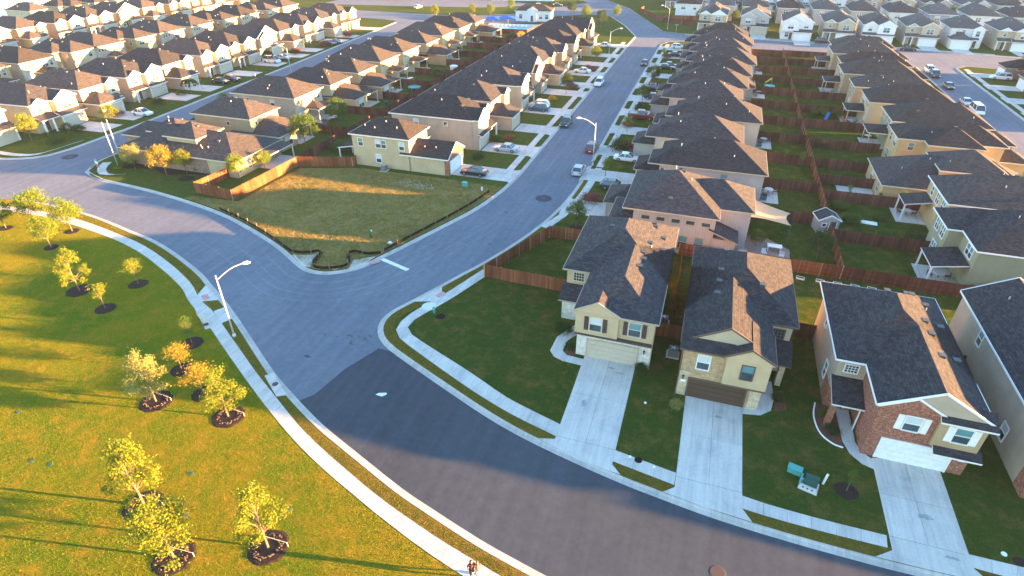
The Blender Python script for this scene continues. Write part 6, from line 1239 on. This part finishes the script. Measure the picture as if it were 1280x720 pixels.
# bins beside a porch, person-high things by the pool
o=thing('swimming_pool','turquoise swimming pool with pale deck beside the clubhouse','swimming pool',(-93,140,ZB),radians(8))
link('deck',MB().box(-11,11,-7,11,0,.05).mesh('deck',['concrete_pale']),o); link('water',MB().box(-8,6,-4.5,3.5,.05,.08).mesh('water',['pool_water']),o); link('coping',MB().box(-8.4,6.4,-4.9,-4.5,.05,.12).box(-8.4,6.4,3.5,3.9,.05,.12).box(-8.4,-8,-4.5,3.5,.05,.12).box(6,6.4,-4.5,3.5,.05,.12).mesh('coping',['concrete']),o)
for k,(x,y) in enumerate([(-102.5,145.5),(-97.5,148.5)]):
    o=thing('parasol','blue square parasol over the pool loungers, %s one'%['left','right'][k],'parasol',(x,y,ZB+.05),.1,'pool parasols'); link('pole',MB().tube([(0,0,0),(0,0,2.6)],.04,6).mesh('pole',['metal_light']),o); m=MB(); s=3.0
    for j in range(4): a=(s*(1,1,-1,-1)[j],s*(1,-1,-1,1)[j],2.4); b=(s*(1,-1,-1,1)[j],s*(-1,-1,1,1)[j],2.4); m.face([b,a,(0,0,3.2)])
    link('canopy',m.mesh('canopy',['fabric_blue']),o)
for k in range(9):
    o=thing('sun_lounger','white lounger in the row at the edge of the pool','lounger',(-101+k*1.5,142.2+k*.25,ZB+.05),radians(8),'pool loungers'); link('seat',cached('ls',lambda:MB().box(-.35,.35,-.6,.7,.3,.38).mesh('seat',['white_plain'])),o); link('backrest',cached('lb',lambda:MB().obox((0,.7,.34),(0,1.3,.85),.7,.07).mesh('backrest',['white_plain'])),o)
poly_slab('car_park',[(-126,152),(-100,163),(-84,172),(-84,160),(-104,150),(-124,140)],.14,'asphalt')
poly_slab('car_park',[(-420,30),(-262,30),(-262,96),(-292,106),(-270,190),(-420,190)],.14,'concrete_pale'); poly_slab('car_park',[(-200,176),(-150,184),(-120,190),(-100,206),(-120,214),(-200,214)],.14,'asphalt')
# ---------------------------------------------------------------- two walkers on the park path
def person(x,y,rz,h,top,trousers,hair,label,bare=True):
    o=thing('person',label,'person',(x,y,.14),rz,'walkers on the park path'); k=h/1.75
    J=dict(pel=(0,0,.95),bel=(0,.0,1.08),che=(0,.01,1.28),nek=(0,.0,1.48),hed=(0,-.02,1.56),top=(0,-.02,1.70),
      hl=(-.1,0,.9),kl=(-.1,-.18,.52),al=(-.09,-.05,.10),tl=(-.1,-.2,.04),hr=(.1,0,.9),kr=(.1,.02,.5),ar=(.1,.26,.14),tr=(.11,.14,.04),
      sl=(-.19,0,1.42),el=(-.25,.14,1.15),wl=(-.24,.02,.93),fl=(-.24,-.04,.86),sr=(.19,0,1.42),er=(.25,-.08,1.16),wr=(.22,-.26,1.02),fr=(.21,-.33,.98))
    E=[('pel','bel'),('bel','che'),('che','nek'),('pel','hl'),('hl','kl'),('kl','al'),('al','tl'),('pel','hr'),('hr','kr'),('kr','ar'),('ar','tr'),('che','sl'),('sl','el'),('el','wl'),('wl','fl'),('che','sr'),('sr','er'),('er','wr'),('wr','fr'),('nek','hed'),('hed','top')]
    Rd=dict(pel=.13,bel=.12,che=.14,nek=.06,hed=.075,top=.07,hl=.09,hr=.09,kl=.06,kr=.06,al=.04,ar=.04,tl=.035,tr=.035,sl=.06,sr=.06,el=.042,er=.042,wl=.03,wr=.03,fl=.028,fr=.028)
    names=list(J); me=bpy.data.meshes.new('body'); me.from_pydata([tuple(c*k for c in J[n]) for n in names],[(names.index(a),names.index(b)) for a,b in E],[])
    me.materials.append(MATS['skin']); b=link('body',me,o); sk=b.modifiers.new('skin','SKIN'); sv=me.skin_vertices[0].data
    for i,n in enumerate(names): sv[i].radius=(Rd[n]*k,Rd[n]*k*.85); sv[i].use_root=(n=='pel')
    s=b.modifiers.new('sub','SUBSURF'); s.levels=2; s.render_levels=2
    hd=MB(); hd.tube([(0,-.02*k,1.52*k),(0,-.03*k,1.58*k),(0,-.02*k,1.66*k),(0,-.01*k,1.74*k),(0,0,1.77*k)],[.05*k,.085*k,.1*k,.075*k,.02*k],12); hd.obox((0,-.12*k,1.64*k),(0,-.15*k,1.61*k),.03,.04); link('head',hd.mesh('head',['skin'],True),o)
    hr=MB(); hr.tube([(0,.04*k,1.5*k),(0,.035*k,1.6*k),(0,.02*k,1.7*k),(0,.01*k,1.77*k),(0,0,1.8*k)],[.06*k,.1*k,.11*k,.08*k,.02*k],12); link('hair',hr.mesh('hair',[hair],True),o)
    c=MB(); c.tube([(0,.005,.96*k),(0,.0,1.05*k),(0,.01,1.28*k),(0,.0,1.42*k),(0,0,1.47*k)],[.165*k,.155*k,.19*k,.17*k,.08*k],14); 
    for s_ in (-1,1): c.tube([(s_*.13*k,0,1.41*k),(s_*.2*k,.01,1.38*k),(s_*.235*k,.05*-s_,1.24*k)],[.08*k,.075*k,.06*k],8)
    link('shirt',c.mesh('shirt',[top],True),o)
    t=MB(); t.tube([(0,0,.86*k),(0,0,.98*k)],[.16*k,.165*k],12)
    t.tube([(-.09*k,0,.92*k),(-.1*k,-.18*k,.52*k)]+([] if bare else [(-.09*k,-.06*k,.13*k)]),[.105*k,.078*k]+([] if bare else [.055*k]),10); t.tube([(.09*k,0,.92*k),(.1*k,.02*k,.5*k)]+([] if bare else [(.1*k,.25*k,.16*k)]),[.105*k,.078*k]+([] if bare else [.055*k]),10); link('trousers',t.mesh('trousers',[trousers],True),o)
    for a,bb in (('al','tl'),('ar','tr')): A_,B_=J[a],J[bb]; link('shoe',MB().tube([(A_[0]*k,(A_[1]+.05)*k,.05*k+max(0,A_[2]-.1)),(B_[0]*k,(B_[1]-.03)*k,.04*k)],[.055*k,.045*k],8).mesh('shoe',['cloth_white'],True),o)
x,y=T['walker1']; person(x,y,radians(40),1.74,'cloth_brown','cloth_black','hair','person in dark top with black hair walking on the park path at the bottom edge')
x,y=T['walker2']; person(x-.05,y-.1,radians(40),1.62,'cloth_pink','cloth_grey','bark','person in pale pink top walking beside the black-haired person')
# chairs on porches along the sunlit backs (small garden furniture)
for k,(x,y,lb) in enumerate([(-93.6,20.6,'first'),(-93.5,56,'second'),(-93.6,68,'third')]):
    o=thing('garden_table','small patio table under the %s covered porch of the sunlit backs'%lb,'table',(x,y,.2),0,'patio tables under porches'); link('tabletop',cached('ptt',lambda:MB().disc(0,0,.7,.6,.6,14,h=.05).mesh('tabletop',['metal_light'])),o); link('leg',cached('ptl',lambda:MB().tube([(0,0,0),(0,0,.7)],.05,6).mesh('leg',['metal_dark'])),o)

# everyday things in the back yards
def patio_set(x,y,lb,z=.2):
    o=thing('garden_table','round patio table %s'%lb,'table',(x,y,z),0,'patio tables in the back yards'); link('tabletop',cached('ptt',lambda:MB().disc(0,0,.7,.6,.6,14,h=.05).mesh('tabletop',['metal_light'])),o); link('leg',cached('ptl',lambda:MB().tube([(0,0,0),(0,0,.7)],.05,6).mesh('leg',['metal_dark'])),o)
    for j,(dx,dy,w_) in enumerate([(-.95,0,'left'),(.95,0,'right')]):
        c=thing('garden_chair','%s chair at the round patio table %s'%(w_,lb),'chair',(x+dx,y+dy,z),pi/2 if j else -pi/2,'patio chairs in the back yards'); link('seat',cached('gcs',lambda:MB().box(-.27,.27,-.27,.27,.38,.43).mesh('seat',['trim_brown'])),c); link('backrest',cached('gcb',lambda:MB().box(-.27,.27,-.3,-.25,.43,.9).mesh('backrest',['trim_brown'])),c)
        for a_ in (-.23,.23):
            for b_ in (-.23,.23): link('leg',cached('gcl',lambda:MB().box(-.02,.02,-.02,.02,0,.38).mesh('leg',['trim_brown'])),c,(a_,b_,0))
def grill(x,y,lb,z=ZB):
    o=thing('barbecue_grill','black barbecue grill %s'%lb,'grill',(x,y,z),0,'grills in the back yards'); link('hood',cached('gh',lambda:MB().tube([(-.4,0,.95),(.4,0,.95)],.28,10).mesh('hood',['metal_dark'])),o); link('cart',cached('gc',lambda:MB().box(-.45,.45,-.25,.25,.1,.8).box(-.85,-.45,-.25,.25,.78,.82).box(.45,.85,-.25,.25,.78,.82).mesh('cart',['ac_grey'])),o)
for k,(v,kd) in enumerate(VD):
    if k in (0,2,5,7): continue
    patio_set(-93.4,v+(6.0 if kd=='full' else 7.4),'behind the sunlit-backed house %s from the orange fence'%ORD[k+1])
for k in (1,3,6,8): grill(-93.6,VD[k][0]+2.2,'behind the sunlit-backed house %s from the orange fence'%ORD[k+1])
for k in (0,2,3,5,7): grill([-9.3,-11.4,-9.4,-11.6,-11.6,-9.6,-9.6,-9.6][k]+1.0,VA[k]+4,'behind the dark-roofed house %s along row'%ORD[k]); patio_set([-9.3,-11.4,-9.4,-11.6,-11.6,-9.6,-9.6,-9.6][k]+1.8,VA[k]+7,'behind the dark-roofed house %s along row'%ORD[k],ZB); poly_slab('patio',[([-9.3,-11.4,-9.4,-11.6,-11.6,-9.6,-9.6,-9.6][k]+a_,VA[k]+b_) for a_,b_ in ((0,3),(3.2,3),(3.2,8.6),(0,8.6))],.135)
for k in (1,2,4): patio_set(VB[k][1]-2.0,VB[k][0]+(6 if k%2 else 3.4),'under the %s back porch beyond the single-storey house'%ORD[k],.2)
patio_set(11.2,-11.4,'on the covered patio of the olive house',.2); patio_set(11.4,7.2,'on the porch slab of the tan house',.2)

for k,(x,y,rx,ry) in enumerate([(-23.4,-40.4,.5,.18),(-22.6,-40.9,.7,.1),(-13.2,-44.0,.4,.2),(1.6,-49.8,.6,.3),(-24.9,-46,.25,.5),(2.6,-53.0,.7,.15)]): blot(x,y,rx,ry,mat='concrete_stain',z=.1432+.0002*k,seed=70+k)
# ---------------------------------------------------------------- grass blades (real geometry, one mesh each)
def inside(P, poly):
    x,y=P[:,0],P[:,1]; c=np.zeros(len(P),bool); n=len(poly)
    for i in range(n):
        (x0,y0),(x1,y1)=poly[i],poly[(i+1)%n]
        if y0==y1: continue
        c^=((y0>y)!=(y1>y))&(x<(x1-x0)*(y-y0)/(y1-y0)+x0)
    return c
def blades(name, poly, n, h, w_, mat, seed, avoid=(), clump=0.):
    rg=np.random.default_rng(seed); A=np.array(poly); lo=A.min(0); hi=A.max(0)
    P=rg.uniform(lo,hi,(n*3,2))
    if clump:
        K=rg.uniform(lo,hi,(int(n*clump),2)); P=np.vstack([P[:n],K[rg.integers(0,len(K),n*2)]+rg.normal(0,.35,(n*2,2))])
    P=P[inside(P,poly)]
    for q in avoid: P=P[~inside(P,q)]
    rg.shuffle(P); P=P[:n]; n=len(P); a=rg.uniform(0,2*pi,n); hh=rg.uniform(.6,1.4,n)*h; ww=rg.uniform(.6,1.3,n)*w_
    d=np.c_[np.cos(a),np.sin(a)]; ln=rg.normal(0,.45,(n,2))*hh[:,None]
    V=np.empty((n,3,3)); V[:,0,:2]=P-d*ww[:,None]/2; V[:,1,:2]=P+d*ww[:,None]/2; V[:,2,:2]=P+ln; V[:,0,2]=V[:,1,2]=ZB; V[:,2,2]=ZB+hh
    me=bpy.data.meshes.new(name); me.vertices.add(3*n); me.vertices.foreach_set('co',V.ravel().astype('f')); me.loops.add(3*n); me.loops.foreach_set('vertex_index',np.arange(3*n,dtype='i'))
    me.polygons.add(n); me.polygons.foreach_set('loop_start',np.arange(0,3*n,3,dtype='i')); me.materials.append(MATS[mat]); me.update(calc_edges=True)
    return tag(link(name,me),kind='stuff')
pw=list(T['park_walk_in'])+list(reversed(T['park_walk_out']))
edge=[tuple(p) for p in offset(np.array([p for p in pc if p[0]>-118]),-.12)]
park=edge+[(-22,-72),(-30,-80),(-66,-82),(-100,-62),(-120,-45)]
av=[pw,T['park_bench_pad'],T['park_pad'],T['park_ramp'],T['inlet']]+[[(q[0]+1.15*cos(k),q[1]+1.15*sin(k)) for k in np.linspace(0,6.28,12)[:-1]] for q in PT_]
blades('grass',park,330000,.055,.028,'blade',1,av)
lot=lotp+[(-57,-1.2),(-74,-1.4),(-84,-4.6),(-84.6,-19.5),(-93,-20)]
blades('weeds',lot,90000,.15,.05,'weed_blade',2,[],.03)

near=[tuple(p) for p in offset(np.array([p for p in nc if p[1]<-3 and p[0]<16]),.2)]+[(16.5,-53),(16.5,-24),(8.8,-24),(8.8,-16),(-28,-16),(-30.3,-29),(-41,-28.6),(-39,-18)]
def rect(a,b,c,d): return [(a,c),(b,c),(b,d),(a,d)]
av=[T['near_walk_in']+T['near_walk_out'][::-1]]+[T['near_walk%s_in'%k]+T['near_walk%s_out'%k][::-1] for k in '234']+[T['near_ramp']]
av+=[rect(-26.4,-21.1,-54,-39),rect(-16.3,-11.1,-55,-41.8),rect(-1.3,3.9,-55,-44.5),rect(-30.3,-26.3,-41,-31),rect(-11.3,-8.3,-43,-37),rect(-5.4,-1.1,-46.2,-39),rect(-30.2,-20,-39.4,-19),rect(-17.2,-7.7,-42.1,-22),rect(-4.4,5.3,-44.7,-26),rect(8.8,16.6,-46,-24),rect(5.8,7.4,-41.8,-40.2),rect(-18.8,-17.1,-37.3,-35.6),rect(-20,-18.6,-32,-30.4)]
blades('lawn_grass',near,120000,.04,.035,'lawn_blade',3,av)
m=bpy.data.materials.new('haze'); m.use_nodes=True; nt=m.node_tree; nt.nodes.remove(nt.nodes['Principled BSDF'])
v=nt.nodes.new('ShaderNodeVolumePrincipled'); v.inputs['Color'].default_value=(.62,.78,1,1); v.inputs['Density'].default_value=.0001; v.inputs['Anisotropy'].default_value=.0
nt.links.new(v.outputs[0],nt.nodes['Material Output'].inputs['Volume'])
MATS['haze']=m; hz=link('haze',MB().box(-1510,710,-410,1510,-1.4,41).mesh('haze',['haze'])); hz['kind']='stuff'
